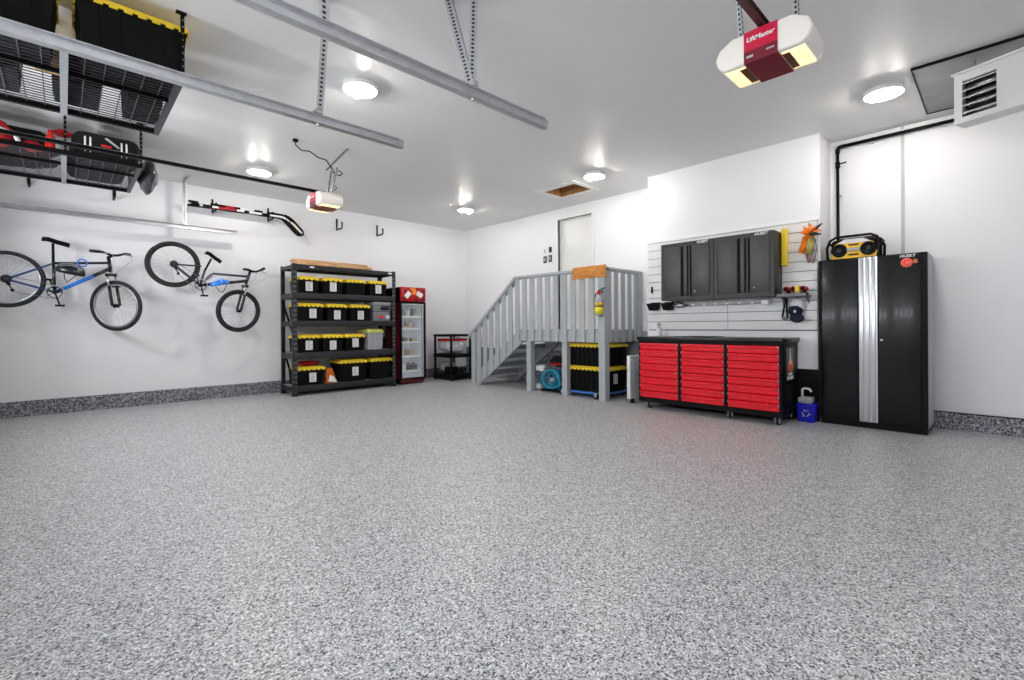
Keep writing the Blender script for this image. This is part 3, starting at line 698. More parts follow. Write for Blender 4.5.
    u = (bb - p['R']); n = Vector((u.z, 0, -u.x)).normalized()
    MB().tube([rr - n * .04, bb + y - n * .082], .0035, 5).tube([rr + de - n * -.015, bb + y + n * .082], .0035, 5).build('chain', M['grey'], t)
    return t
YK = 8.10
bike('blue and black mountain bike hung level on the wall, wheel turned out', YK,
     dict(R=(-.485, 1.685), F=(.505, 1.394), bb=(-.077, 1.545), st=(-.09, 1.945), tt=(-.09, 1.905), htt=(.432, 1.955), ht=(.432, 2.0), hb=(.45, 1.83), sst=(-.09, 1.905), sp=(-.092, 2.15), s0=(-.188, 2.195), s1=(.06, 2.148), crank=(.045, -.165)),
     -math.radians(42), .335, (M['bikeblack'], M['blue']), M['rim'], False)
bike('dark grey full suspension bike hung tilted on the wall, nose down', YK,
     dict(R=(1.124, 1.997), F=(1.945, 1.352), bb=(1.442, 1.717), st=(1.50, 1.93), tt=(1.60, 1.90), htt=(2.078, 1.888), ht=(2.095, 1.945), hb=(2.04, 1.765), sst=(1.46, 2.0), sp=(1.585, 2.12), s0=(1.515, 2.205), s1=(1.715, 2.085), crank=(.03, -.155), sh0=(1.60, 1.90), sh1=(1.50, 1.79)),
     math.radians(12), .325, (M['bikegrey'], M['bikeblack']), M['rimdark'], True)
def helmet(label, c, col, rot, s=1.0):
    t = thing('bike_helmet', label, 'helmet', c, 0, 'helmets hung on the bikes')
    Rm = Matrix.Translation(Vector((0, 0, 0))) @ Matrix.Rotation(rot, 4, 'Y')
    b = MB(); bm = bmesh.new(); bmesh.ops.create_uvsphere(bm, u_segments=24, v_segments=14, radius=1)
    for v in list(bm.verts):
        if v.co.z < -.25: bm.verts.remove(v)
    for v in bm.verts: v.co = Vector((v.co.x * .145 * s, v.co.y * .095 * s, v.co.z * .10 * s))
    bmesh.ops.solidify(bm, geom=list(bm.faces), thickness=.012)
    b.bm(bm, 0, True, Rm); b.build('shell', M[col[0]], t, True)
    v = MB()
    for k in (-2, -1, 0, 1, 2):
        y = k * .034 * s; pts = []
        for i in range(7):
            a = math.radians(25 + i * 21); x = math.cos(a) * .146 * s; z = math.sin(a) * .1 * s * math.sqrt(max(0, 1 - (y / (.097 * s)) ** 2)) + .004
            pts.append(Rm @ Vector((x * math.sqrt(max(0.05, 1 - (y / (.11 * s)) ** 2)), y, z)))
        v.tube(pts, .006 * s, 6)
    v.build('vent_ribs', M[col[1]], t, True)
    MB().tube([Rm @ Vector(q) for q in ((.07, -.08 * s, -.02), (.02, -.05, -.10), (.0, .02, -.13), (-.03, .05, -.09), (-.05, .08 * s, -.02))], .005, 6).build('strap', M['black'], t, True)
helmet('dark grey helmet hung inside the blue bike frame', (.06, YK - .10, 1.80), ('bikeblack', 'grey'), math.radians(12))
helmet('blue and white helmet hung on the tilted dark bike', (1.67, YK - .12, 1.745), ('blue', 'white'), math.radians(-15), .86)
lk = MB().ring((.175, YK - .03, 1.93), (0, 1, 0), .045, .008, 24, 8)
base(lk, 'cable_lock', M['blue'], 'blue cable lock looped over the top tube of the blue bike', 'lock', (.175, YK - .03, 1.885))

# ------------------------------------------------------------------ storage rack and its contents
rk = thing('storage_rack', 'tall black steel storage rack full of totes', 'rack', (3.52, 8.02, 0))
RX0, RX1, RY0, RY1, RH = 2.61, 4.43, 7.74, 8.30, 2.11
for (x, y) in ((RX0, RY0), (RX1, RY0), (RX0, RY1), (RX1, RY1)):
    sx = 1 if x == RX0 else -1; sy = 1 if y == RY0 else -1
    p = MB().box(x, x + sx * .07, y, y + sy * .004, 0.006, RH).box(x, x + sx * .004, y, y + sy * .055, 0.006, RH)
    for i in range(27):
        z = .06 + i * .076
        for q in (.018, .046): p.box(x + sx * q, x + sx * (q + .012), y - sy * .001, y + sy * .001, z, z + .026, 1)
        p.box(x - sx * .001, x + sx * .001, y + sy * .024, y + sy * .034, z, z + .026, 1)
    o = p.build('post', [M['rackm'], M['slot']], rk)
    MB().box(x - sx * .008, x + sx * .08, y - sy * .008, y + sy * .065, 0, .012).build('foot_plate', M['black'], o)
SH = [(.155, .07), (.69, .585), (1.20, 1.11), (1.65, 1.56), (2.10, 2.035)]
for (zt, zb) in SH:
    MB().box(RX0 + .005, RX1 - .005, RY0 - .003, RY0 + .03, zb, zt, bev=.003).build('beam', M['rackm'], rk)
    MB().box(RX0 + .005, RX1 - .005, RY1 - .03, RY1 + .003, zb, zt, bev=.003).build('beam', M['rackm'], rk)
    for x in (RX0 + .006, RX1 - .036): MB().box(x, x + .03, RY0 + .03, RY1 - .03, zb, zt - .01).build('side_beam', M['rackm'], rk)
    MB().box(RX0 + .03, RX1 - .03, RY0 + .03, RY1 - .03, zt - .018, zt - .006).build('shelf', M['ltgrey'], rk)
for x in (RX0 + .02, RX1 - .02):
    for z in (.25, 1.0): MB().bar((x, RY0 + .05, z), (x, RY1 - .05, z + .5), .004, .035, 0, (1, 0, 0)).build('side_brace', M['black'], rk)
for x in (2.88, 4.28): MB().box(x, x + .07, RY0 - .006, RY0 - .003, 2.055, 2.08).build('badge', M['white'], rk)
YT = 7.79
def rt(x0, x1, zs, ztop, label, sheet, d=.44, lid='yellow', **k):
    w = (x1 - x0) / .93 + .03
    tote(label, ((x0 + x1) / 2, YT + d / 2, zs), w, d, ztop - zs, 0, lid, sheet, **k)
g1 = 'totes on the upper rack shelf'
rt(2.75, 3.03, 1.652, 1.925, 'first tote from the bike side on the highest tote shelf of the rack', (.0, .11), group=g1)
rt(3.14, 3.435, 1.652, 1.925, 'second tote from the bike side on the highest tote shelf of the rack', (.0, .12), group=g1)
rt(3.545, 3.85, 1.652, 1.925, 'only tote without a paper sheet on the highest tote shelf', None, group=g1)
rt(3.965, 4.265, 1.652, 1.925, 'tote with a paper sheet nearest the fridge, highest tote shelf', (.0, .12), group=g1)
g2 = 'totes on the third rack shelf'
rt(2.735, 3.10, 1.202, 1.49, 'widest of the three yellow lidded totes on the shelf with the grey toolbox', (.03, .12), group=g2)
rt(3.205, 3.505, 1.202, 1.49, 'middle of the three yellow lidded totes beside the grey toolbox', (.0, .10), group=g2)
rt(3.62, 3.93, 1.202, 1.49, 'yellow lidded tote directly beside the grey toolbox', (.0, .10), group=g2)
g3 = 'totes on the second rack shelf'
rt(2.73, 3.04, .692, .975, 'tote nearest the bikes on the shelf holding the clear bin', (.0, .11), group=g3)
rt(3.13, 3.43, .692, .975, 'middle tote on the shelf holding the clear bin', (.0, .10), group=g3)
rt(3.52, 3.83, .692, .975, 'tote directly beside the clear bin', (.0, .13), group=g3)
rt(3.925, 4.19, .692, 1.055, 'clear plastic bin with pale green lid on the rack', None, lid='yellow_pale', body='clear', name='clear_bin', cat='bin')
g4 = 'totes on the bottom rack shelf'
rt(2.72, 3.12, .157, .455, 'tote under the red bag on the bottom rack shelf', (.02, .12), group=g4)
rt(3.42, 3.86, .157, .53, 'large tote with a paper sheet in the middle of the bottom shelf', (.03, .17), group=g4)
rt(3.98, 4.375, .157, .53, 'large plain tote nearest the fridge on the bottom shelf', None, group=g4)
rb = thing('red_bag', 'flat red folded bag lying on a yellow tote lid', 'bag', (2.92, 8.0, .457))
MB().ball((2.92, 8.0, .500), 1, (.2, .17, .038), 0, 3, .05, 3).build('bag_body', M['redcloth'], rb)
MB().tube([(2.78, 7.86, .49), (2.9, 7.83, .50), (3.05, 7.86, .49)], .008, 6).build('strap', M['red_dark'], rb)
ob = thing('snack_bag', 'orange and white crinkled bag leaning at the bottom of the rack', 'bag', (3.22, 7.84, .157))
MB().frus((3.165, 3.345, 7.79, 7.87), .157, (3.165, 3.26, 7.80, 7.84), .41).build('pouch', M['bag'], ob)
MB().add([(3.19, 7.782, .19), (3.31, 7.782, .17), (3.30, 7.788, .25), (3.22, 7.79, .30)], [(0, 1, 2, 3)]).build('white_print', M['white'], ob)
MB().ball((3.30, 7.79, .185), .03, (1.3, .5, 1), 0, 2).build('white_seal', M['white'], ob)
tb = thing('toolbox', 'grey and black toolbox with a red emblem beside the totes', 'toolbox', (4.19, 7.98, 1.202))
MB().box(4.03, 4.365, 7.80, 8.16, 1.202, 1.37, bev=.01).build('lower_box', M['grey'], tb)
MB().box(4.02, 4.375, 7.79, 8.17, 1.372, 1.50, bev=.012).build('upper_box', M['grey'], tb)
MB().box(4.02, 4.375, 7.785, 8.175, 1.50, 1.545, bev=.012).build('lid', M['ltgrey'], tb)
MB().tube([(4.15, 7.79, 1.42), (4.15, 7.765, 1.42), (4.16, 7.76, 1.46), (4.30, 7.76, 1.46), (4.31, 7.765, 1.42), (4.31, 7.79, 1.42)], .012, 8).box(4.17, 4.29, 7.784, 7.792, 1.40, 1.44).build('handle', M['black'], tb)
MB().prism([(4.08 + .035, 1.27), (4.08 + .055, 1.29), (4.17 + .03, 1.29), (4.22, 1.27), (4.2, 1.25), (4.135, 1.25)], 7.793, 7.799, 'xz').box(4.10, 4.19, 7.796, 7.7995, 1.295, 1.30).build('emblem', M['red'], tb)
MB().lathe([(.0, .004), (.035, .004), (.04, 0)], (4.30, 7.80, 1.27), (0, -1, 0), 18).lathe([(.012, .006), (.016, .005)], (4.30, 7.80, 1.27), (0, -1, 0), 12).build('dial', M['white'], tb)
for i, (xa, xb, ya, yb, za, zb, lab) in enumerate(((2.66, 3.98, 7.76, 7.86, 2.105, 2.15, 'front lower board of the wood stack on the rack'), (2.70, 4.04, 7.88, 7.98, 2.105, 2.15, 'rear lower board of the wood stack on the rack'), (2.64, 3.90, 7.77, 7.94, 2.152, 2.19, 'top board of the wood stack on the rack'))):
    base(MB().box(xa, xb, ya, yb, za, zb, bev=.004), 'wood_board', M['board'], lab, 'board', ((xa + xb) / 2, (ya + yb) / 2, za), 'boards stacked on the rack')
base(MB().lathe([(.0, 0), (.045, 0), (.05, .01), (.05, .12), (.03, .15), (.0, .15)], (4.33, 8.06, 1.652), n=16), 'green_bottle', M['khaki'], 'olive bottle at the fridge end of the highest tote shelf', 'bottle', (4.33, 8.06, 1.652))
base(MB().box(4.245, 4.38, 8.0, 8.2, .692, .90, bev=.01), 'black_case', M['black'], 'black case in the corner behind the clear bin', 'case', (4.31, 8.1, .692))

# ------------------------------------------------------------------ display fridge
fr = thing('display_fridge', 'glass door drinks fridge with red illustrated header beside the rack', 'fridge', (4.83, 8.08, 0))
FX0, FX1, FY0, FY1 = 4.555, 5.115, 7.79, 8.36
MB().box(FX0, FX0 + .03, FY0 + .04, FY1, .07, 1.84, 1).box(FX1 - .03, FX1, FY0 + .04, FY1, .07, 1.84, 1).box(FX0, FX1, FY1 - .03, FY1, .07, 1.84, 0).box(FX0, FX1, FY0 + .04, FY1, 1.56, 1.84, 0).box(FX0, FX1, FY0 + .04, FY1, .07, .12, 0).build('cabinet', [M['black'], M['red_dark']], fr)
MB().box(FX0 + .03, FX1 - .03, FY1 - .05, FY1 - .03, .12, 1.56).box(FX0 + .03, FX0 + .042, FY0 + .06, FY1 - .05, .12, 1.56).box(FX1 - .042, FX1 - .03, FY0 + .06, FY1 - .05, .12, 1.56).box(FX0 + .03, FX1 - .03, FY0 + .06, FY1 - .03, .12, .135).build('liner', M['cab_fr_in'], fr)
dr = MB().box(FX0, FX0 + .035, FY0, FY0 + .035, .09, 1.565).box(FX1 - .075, FX1, FY0, FY0 + .035, .09, 1.565).box(FX0 + .035, FX1 - .075, FY0, FY0 + .035, .09, .125).box(FX0 + .035, FX1 - .075, FY0, FY0 + .035, 1.53, 1.565)
dr = dr.build('door', M['black'], fr)
MB().box(FX1 - .085, FX1 - .055, FY0 - .004, FY0 + .002, .125, 1.53).box(FX0 + .03, FX1 - .05, FY0 - .003, FY0 + .002, 1.50, 1.53).box(FX0 + .03, FX1 - .05, FY0 - .003, FY0 + .002, .125, .14).build('door_trim', M['ltgrey'], dr)
MB().box(FX0 + .035, FX1 - .08, FY0 + .012, FY0 + .018, .125, 1.53).build('glass_pane', M['glass'], dr)
MB().box(FX1 - .05, FX1 - .02, FY0 - .018, FY0, .75, 1.0, bev=.006).build('handle', M['black'], dr)
hd = MB().box(FX0 + .005, FX1 - .005, FY0 - .012, FY0 + .04, 1.575, 1.845, bev=.012).build('header_sign', mat('sign_red', (176, 12, 22), .3, var=.4, scale=9), fr)
yy = FY0 - .0135
def tilt(cx, cz, w, h, a, y0, y1):
    ca, sa = math.cos(a), math.sin(a)
    return [(cx + u * ca - v * sa, cz + u * sa + v * ca) for u, v in ((-w, -h), (w, -h), (w, h), (-w, h))]
for q in ((4.71, 1.70, .045, .065, -.7), (4.97, 1.71, .065, .045, -.5)): MB().prism(tilt(*q, 0, 0), yy - .002, yy, 'xz').build('white_print', M['paper'], hd)
g = MB().prism([(4.80, 1.83), (4.86, 1.84), (4.90, 1.77), (4.93, 1.73), (4.87, 1.71), (4.82, 1.70), (4.79, 1.73), (4.83, 1.77)], yy - .0025, yy, 'xz').prism(tilt(4.79, 1.80, .04, .014, -.7, 0, 0), yy - .0025, yy, 'xz')
g.build('orange_burst', mat('burst_orange', (240, 140, 50), .4), hd)
for (cx, cz, r) in ((4.62, 1.63, .035), (5.04, 1.63, .04), (4.66, 1.77, .03), (5.06, 1.78, .03), (4.90, 1.62, .03)): MB().lathe([(0, .003), (r, .002), (r, 0)], (cx, yy, cz), (0, -1, 0), 14).build('berry_print', M['berry'], hd)
SHF = [.30, .60, .90, 1.14, 1.36]
SHF = [.24, .52, .79, 1.05, 1.28]
for z in SHF:
    s = MB().box(FX0 + .045, FX1 - .045, FY0 + .08, FY1 - .06, z - .012, z).box(FX0 + .045, FX1 - .045, FY0 + .07, FY0 + .08, z - .014, z + .022)
    s.build('wire_shelf', M['white'], fr)
MB().box(FX0 + .02, FX1 - .02, FY0 + .03, FY0 + .05, .03, .085).build('kick_plate', M['red_dark'], fr)
for x in (FX0 + .06, FX1 - .06):
    for y in (FY0 + .07, FY1 - .08): MB().cyl((x - .012, y, .03), (x + .012, y, .03), .03, n=16).box(x - .018, x + .018, y - .015, y + .015, .035, .075).build('caster', M['black'], fr)
# what stands in the fridge
gf = 'food and drinks in the fridge'
def can(x, y, z, r, h, m, label, m2=None):
    t = thing('can', label, 'can', (x, y, z), 0, gf)
    MB().lathe([(r * .85, 0), (r, .006), (r, h - .012), (r * .8, h)], (x, y, z), n=14).build('can_body', M[m], t)
    MB().lathe([(r * .8, h), (r * .8, h + .004), (r * .3, h + .002), (0, h + .002)], (x, y, z), n=14).build('can_top', M[m2 or 'silver'], t)
def carton(x0, x1, y0, y1, z, h, m, label):
    base(MB().box(x0, x1, y0, y1, z, z + h, bev=.004), 'carton', M[m], label, 'box', ((x0 + x1) / 2, (y0 + y1) / 2, z), gf)
def jar(x, y, z, r, h, m, cap, label):
    t = thing('jar', label, 'jar', (x, y, z), 0, gf)
    MB().lathe([(0, 0), (r, 0), (r, h * .7), (r * .6, h * .8), (r * .6, h * .86)], (x, y, z), n=14).build('jar_body', M[m], t)
    MB().lathe([(r * .66, h * .85), (r * .66, h), (0, h)], (x, y, z), n=14).build('cap', M[cap], t)
y1 = FY0 + .13
z = SHF[4] + .002
carton(4.61, 4.70, y1, y1 + .1, z, .14, 'green', 'green carton on the top fridge shelf')
carton(4.76, 4.84, y1, y1 + .1, z, .13, 'white', 'white carton on the top fridge shelf')
jar(4.91, y1 + .05, z, .035, .17, 'black', 'black', 'dark bottle on the top fridge shelf'); jar(4.65, y1 + .2, z, .03, .22, 'black', 'white', 'tall dark bottle behind the green carton in the fridge')
z = SHF[3] + .002
carton(4.61, 4.68, y1, y1 + .12, z, .10, 'pink', 'pink carton on the second fridge shelf'); carton(4.69, 4.80, y1, y1 + .12, z, .05, 'cardboard', 'low tan carton on the second fridge shelf')
jar(4.86, y1 + .2, z, .03, .18, 'khaki', 'white', 'olive bottle at the back of the second fridge shelf')
z = SHF[2] + .002
jar(4.637, y1 + .04, z, .03, .09, 'yellow_pale', 'white', 'pale yellow jar on the third fridge shelf'); jar(4.712, y1 + .04, z, .042, .11, 'black', 'black', 'fat black jar on the third fridge shelf')
jar(4.79, y1 + .04, z, .032, .12, 'khaki', 'white', 'olive jar on the third fridge shelf'); jar(4.88, y1 + .04, z, .028, .10, 'black', 'white', 'small dark jar with white cap on the third fridge shelf'); jar(4.95, y1 + .04, z, .028, .09, 'yellow_pale', 'black', 'pale jar with black cap on the third fridge shelf')
z = SHF[1] + .002
carton(4.605, 4.665, y1, y1 + .12, z, .17, 'pink', 'tall pink and white carton on the fourth fridge shelf'); carton(4.672, 4.70, y1, y1 + .12, z, .18, 'white', 'thin white carton on the fourth fridge shelf'); jar(4.80, y1 + .1, z, .03, .14, 'khaki', 'green', 'olive jar with green cap on the fourth fridge shelf')
z = SHF[0] + .002
carton(4.605, 4.66, y1, y1 + .12, z, .13, 'yellow_pale', 'pale yellow carton on the lowest fridge shelf'); carton(4.665, 4.75, y1, y1 + .12, z, .12, 'white', 'white carton on the lowest fridge shelf')
for i, x in enumerate((4.79, 4.855, 4.92, 4.985)): can(x, y1 + .04, z, .03, .12, ('black', 'navy', 'black', 'navy')[i], ('first', 'second', 'third', 'last')[i] + ' dark can beside the white carton on the lowest fridge shelf')

carton(4.81, 4.885, y1, y1 + .1, SHF[3] + .002, .12, 'cardboard', 'tan carton beside the low carton on the second fridge shelf')
carton(4.90, 4.97, y1 + .05, y1 + .15, SHF[3] + .002, .16, 'ltgrey', 'tall grey carton on the second fridge shelf')
jar(4.98, y1 + .06, SHF[4] + .002, .03, .15, 'ltgrey', 'black', 'grey bottle at the hinge end of the top fridge shelf')
carton(4.86, 4.97, y1 + .06, y1 + .18, SHF[1] + .002, .13, 'cardboard', 'tan box on the fourth fridge shelf')
for i, x in enumerate((4.79, 4.855, 4.92, 4.985)): can(x, y1 + .12, SHF[0] + .002, .03, .15, ('white', 'black', 'khaki', 'black')[i], ('first', 'second', 'third', 'last')[i] + ' tall can of the rear row on the lowest fridge shelf')

# ------------------------------------------------------------------ small black plastic shelf and its contents
ps = thing('plastic_shelf', 'low black plastic shelf unit standing near the corner by the stairs', 'shelf unit', (5.85, 7.93, 0))
SX0, SX1, SY0, SY1 = 5.575, 6.12, 7.60, 8.22
for (za, zb) in ((.03, .13), (.46, .53), (.885, .93)):
    s = MB().box(SX0, SX1, SY0, SY1, za, zb, bev=.008)
    for i in range(6): s.box(SX0 + .04, SX1 - .04, SY0 + .05 + i * .1, SY0 + .09 + i * .1, zb - .004, zb + .003)
    s.build('shelf', M['black'], ps)
for x in (SX0 + .03, SX1 - .03):
    for y in (SY0 + .03, SY1 - .03):
        o = MB().cyl((x, y, .13), (x, y, .46), .024).cyl((x, y, .53), (x, y, .885), .024).build('post', M['black'], ps)
        MB().cyl((x, y, 0), (x, y, .03), .03).build('foot', M['black'], o)
def bagof(name, label, c, size, seed, red):
    t = thing(name, label, 'bag', (c[0], c[1], c[2] - size[2] / 2), 0, 'things on the plastic shelf')
    MB().ball(c, 1, (size[0] / 2, size[1] / 2, size[2] / 2), 0, 3, .05, seed).build('sack', mat('film_grey', (196, 200, 204), .3, var=.35, scale=16), t)
    if red: MB().box(c[0] - size[0] / 2 * .9, c[0] + size[0] / 2 * .9, c[1] - size[1] / 2 * .9, c[1] + size[1] / 2 * .9, c[2] + size[2] / 2 - .06, c[2] + size[2] / 2 - .01, bev=.02).build('red_top', M['redcloth'], t)
bagof('clear_bag', 'bulging clear bag with red top, wall end of the plastic shelf', (5.80, 8.02, .70), (.40, .28, .30), 21, True)
bagof('clear_bag', 'bulging clear bag with red top, front end of the plastic shelf', (5.84, 7.755, .70), (.46, .21, .31), 22, True)
base(MB().ball((5.84, 8.08, .26), 1, (.20, .10, .12), 0, 3, .04, 5), 'shoe_bag', M['ltgrey'], 'pale grey bag on the bottom tier of the plastic shelf', 'bag', (5.84, 8.08, .14))
base(MB().box(5.64, 5.84, 7.70, 7.92, .135, .27, bev=.02), 'black_case', M['black'], 'black tool case low in the plastic shelf', 'case', (5.74, 7.8, .135))
base(MB().ball((5.97, 7.76, .195), 1, (.11, .08, .05), 0, 3, .05, 7), 'black_shoe', M['black_soft'], 'black shoe beside the case low in the plastic shelf', 'shoe', (5.97, 7.76, .135))

# ------------------------------------------------------------------ landing, railing and stairs
dk = thing('stair_landing', 'grey painted wooden landing with slatted railing and stairs', 'stairs', (6.1, 5.2, 0))
XD, YS = 5.63, 3.97
def D(mb, name): return mb.build(name, M['deck'], dk)
MB().box(XD + .04, XR - .02, YS + .04, 5.76, .99, 1.03).build('deck_floor', M['deck'], dk)
D(MB().box(XD + .028, XD + .06, YS + .03, 5.72, .845, .995), 'rim_board'); D(MB().box(XD + .03, XR - .02, YS + .028, YS + .06, .845, .995), 'rim_board')
for k in range(5): MB().box(XD + .08, XR - .03, YS + .2 + k * .36, YS + .24 + k * .36, .85, .99).build('joist', M['deck'], dk)
D(MB().box(XD + .02, XD + .13, YS - .02 + .02, YS + .11, 0, .87), 'post')           # corner post under the deck
D(MB().box(XD + .03, XD + .12, 4.69, 4.79, 0, .87), 'post'); D(MB().box(XD + .03, XD + .12, 5.47, 5.57, 0, .87), 'post')
D(MB().box(XD - .02, XD + .09, YS - .02, YS + .09, .83, 1.92), 'rail_post')
D(MB().box(6.54, 6.63, YS - .02, YS + .05, .83, 1.94), 'rail_post')
D(MB().box(XD - .03, XD + .06, 6.88, 6.98, 0, .99), 'newel_post')
# balusters: wide boards with narrow gaps
def baluster(y, z0, z1, w=.097, slope=0):
    D(MB().add([(XD, y - w / 2, z0 - slope * w / 2 * 0), (XD + .018, y - w / 2, z0), (XD + .018, y + w / 2, z0), (XD, y + w / 2, z0), (XD, y - w / 2, z1 + slope * w / 2), (XD + .018, y - w / 2, z1 + slope * w / 2), (XD + .018, y + w / 2, z1 - slope * w / 2), (XD, y + w / 2, z1 - slope * w / 2)],
       [(3, 2, 1, 0), (4, 5, 6, 7), (0, 1, 5, 4), (1, 2, 6, 5), (2, 3, 7, 6), (3, 0, 4, 7)]), 'baluster')
gy = [4.112 + .1741 * i for i in range(11)]                       # gap centres on the level part
for a, b in zip(gy[:-1], gy[1:]): baluster((a + b) / 2, .845, 1.90)
zr = lambda y: 1.905 - (y - 5.80) * .80                             # underside of the sloped rail
zs = lambda y: max(0.02, .80 - (y - 5.69) * .715)                    # underside of the stringer
for i in range(6): baluster(5.853 + .085 + .171 * i + .0, zs(5.853 + .085 + .171 * i) + .02, zr(5.853 + .085 + .171 * i), slope=.80)
D(MB().box(XD - .03, XD + .09, YS - .03, 5.80, 1.90, 1.945, bev=.006), 'top_rail')
D(MB().box(XD + .02, 6.63, YS - .03, YS + .09, 1.90, 1.945, bev=.006), 'top_rail')
D(MB().bar((XD + .03, 5.79, 1.925), (XD + .03, 7.10, 1.925 - 1.31 * .80), .12, .045), 'top_rail')
gx = [5.861, 6.043, 6.225, 6.405]
D(MB().box(5.735, 5.822, YS, YS + .018, .845, 1.90), 'baluster')
for a, b in zip(gx, gx[1:] + [6.57]): D(MB().box((a + b) / 2 - .045, (a + b) / 2 + .045, YS, YS + .018, .845, 1.90), 'baluster')
# stringers, treads, risers
def stringer(x0, x1, h):
    pts = [(5.69, .80), (6.81, .0), (6.96, .0), (6.96, .17), (5.75, 1.03 - .0), (5.69, 1.03)]
    if h: pts = [(5.69, .74), (6.76, 0), (6.96, 0), (6.96, .10), (5.69, 1.0)]
    return MB().prism(pts, x0, x1, 'yz')
D(stringer(XD + .024, XD + .062, 0), 'stringer'); D(stringer(6.58, 6.618, 1), 'stringer')
for k in range(5):
    z = 1.03 - (k + 1) * .172; y = 5.72 + k * .245
    MB().box(XD + .064, 6.57, y - .02, y + .27, z - .045, z, bev=.006).build('tread', M['treadw'], dk)
    MB().box(XD + .064, 6.57, y + .0, y + .018, z, z + .075).build('riser', M['tread'], dk)

# plank sign and extinguisher on the railing
pk = thing('wood_plank', 'knotty orange wood plank fixed to the railing top', 'plank', (XD - .05, 4.2, 1.79))
MB().box(XD - .055, XD - .032, 3.90, 4.505, 1.792, 1.968, bev=.004).build('plank', M['plank'], pk)
for y in (3.95, 4.45):
    for z in (1.83, 1.93): MB().lathe([(.0, .003), (.007, .002), (.007, 0)], (XD - .055, y, z), (-1, 0, 0), 8).build('screw', M['hole'], pk)
ex = thing('fire_extinguisher', 'fire extinguisher with yellow label hung on the slatted railing', 'fire extinguisher', (XD - .06, 4.01, 1.24))
ec = (XD - .065, 4.01, 1.24)
MB().lathe([(0, .004), (.05, .0), (.058, .012), (.058, .23), (.05, .265), (.028, .285), (.026, .30)], ec, n=24).build('cylinder', M['ltgrey'], ex)
MB().lathe([(.0585, .02), (.0592, .02), (.0592, .125), (.0585, .125)], ec, n=24).build('lower_label', mat('label_yellow', (232, 222, 40), .4), ex)['label'] = 'bright yellow label'
MB().lathe([(.0585, .14), (.0594, .14), (.0594, .185), (.0585, .185)], ec, n=24).build('upper_label', mat('label_amber', (226, 172, 60), .4), ex)['label'] = 'amber label band'
MB().lathe([(.0595, .122), (.061, .122), (.061, .137), (.0595, .137)], ec, n=24).build('strap', M['black'], ex)
MB().cyl((ec[0], ec[1], 1.54), (ec[0], ec[1], 1.585), .022, n=14).lathe([(0, .018), (.018, .016), (.018, 0)], (ec[0] - .02, ec[1], 1.565), (-1, 0, 0), 14).build('valve', M['red'], ex)
MB().bar((ec[0], ec[1] + .02, 1.585), (ec[0], ec[1] - .10, 1.635), .022, .012).bar((ec[0], ec[1] + .02, 1.575), (ec[0], ec[1] - .08, 1.578), .022, .010).build('handle', M['black'], ex)
MB().tube([(ec[0], ec[1] + .022, 1.565), (ec[0], ec[1] + .06, 1.55), (ec[0], ec[1] + .068, 1.46), (ec[0], ec[1] + .066, 1.36)], .009, 8).build('hose', M['black'], ex)
MB().box(XD - .008, XD - .001, 3.99, 4.03, 1.22, 1.60).box(XD - .07, XD - .001, 3.985, 4.035, 1.225, 1.235).build('bracket', M['grey'], ex)

# switches on the back wall
def plate(y0, y1, z0, z1, m, label, inner, name='light_switch', cat='switch'):
    t = thing(name, label, cat, (XR, (y0 + y1) / 2, z0), 0, 'controls beside the house door')
    MB().box(XR - .012, XR - .0005, y0, y1, z0, z1, bev=.004).build('cover_plate', M[m], t)
    MB().box(XR - .018, XR - .011, (y0 + y1) / 2 - .018, (y0 + y1) / 2 + .018, (z0 + z1) / 2 - .034, (z0 + z1) / 2 + .034, bev=.003).build('rocker', M[inner], t)
plate(5.99, 6.055, 2.46, 2.575, 'white', 'white thermostat on the wall, upper of the pair farther from door', 'ltgrey', 'thermostat', 'thermostat')
plate(5.86, 5.925, 2.475, 2.585, 'rackm', 'dark wall control, upper one nearest the door casing', 'black', 'wall_control', 'control')
plate(5.985, 6.065, 2.29, 2.42, 'rackm', 'dark wall switch directly below the white thermostat', 'ltgrey')
plate(5.855, 5.935, 2.30, 2.43, 'rackm', 'dark wall switch, lower one nearest the door casing', 'ltgrey')

# under the landing: dolly with two totes, hose, bags
dl = thing('dolly', 'blue platform dolly carrying stacked totes under the landing', 'dolly', (6.04, 4.46, 0))
MB().box(5.73, 6.36, 4.05, 4.85, .057, .09, bev=.01).build('platform', M['dollyblue'], dl)
for (x, y) in ((5.69, 4.16), (5.69, 4.80), (6.40, 4.16), (6.40, 4.80)):
    c = MB().cyl((x - .012, y, .04), (x + .012, y, .04), .04, n=18).build('wheel', M['black'], dl)
    MB().lathe([(0, .014), (.016, .014), (.018, .0)], (x - .0, y, .04), (-1, 0, 0), 12).build('hub_cap', M['ltgrey'], c)
    MB().box(x - .022, x - .016, y - .02, y + .02, .04, .088).box(x + .016, x + .022, y - .02, y + .02, .04, .088).box(min(x, 6.045) - .022 + (.0 if x < 6 else .30), max(x, 6.045) + .022 - (.30 if x < 6 else 0), y - .02, y + .02, .0885, .0905).build('fork', M['galv'], dl)
lt = tote('lower tote of the stack on the blue dolly', (6.04, 4.445, .092), .84, .60, .385, -PI / 2, ribs=7, sheet=None, group='totes stacked on the dolly', body='navybin' if False else 'black')
pl = MB().box(.401, .406, -.07, .03, .12, .27)
for i in range(6): pl.box(.406, .4068, -.055, .015, .25 - i * .02, .256 - i * .02, 1)
pl.build('paper_label', [M['paper'], M['ink']], lt, True)['label'] = 'white printed sheet'
tote('upper tote of the stack on the blue dolly', (6.04, 4.445, .478), .84, .60, .35, -PI / 2, ribs=7, group='totes stacked on the dolly')
hs = thing('coiled_hose', 'coiled blue pressure hose lying under the landing', 'hose', (6.0, 5.18, 0))
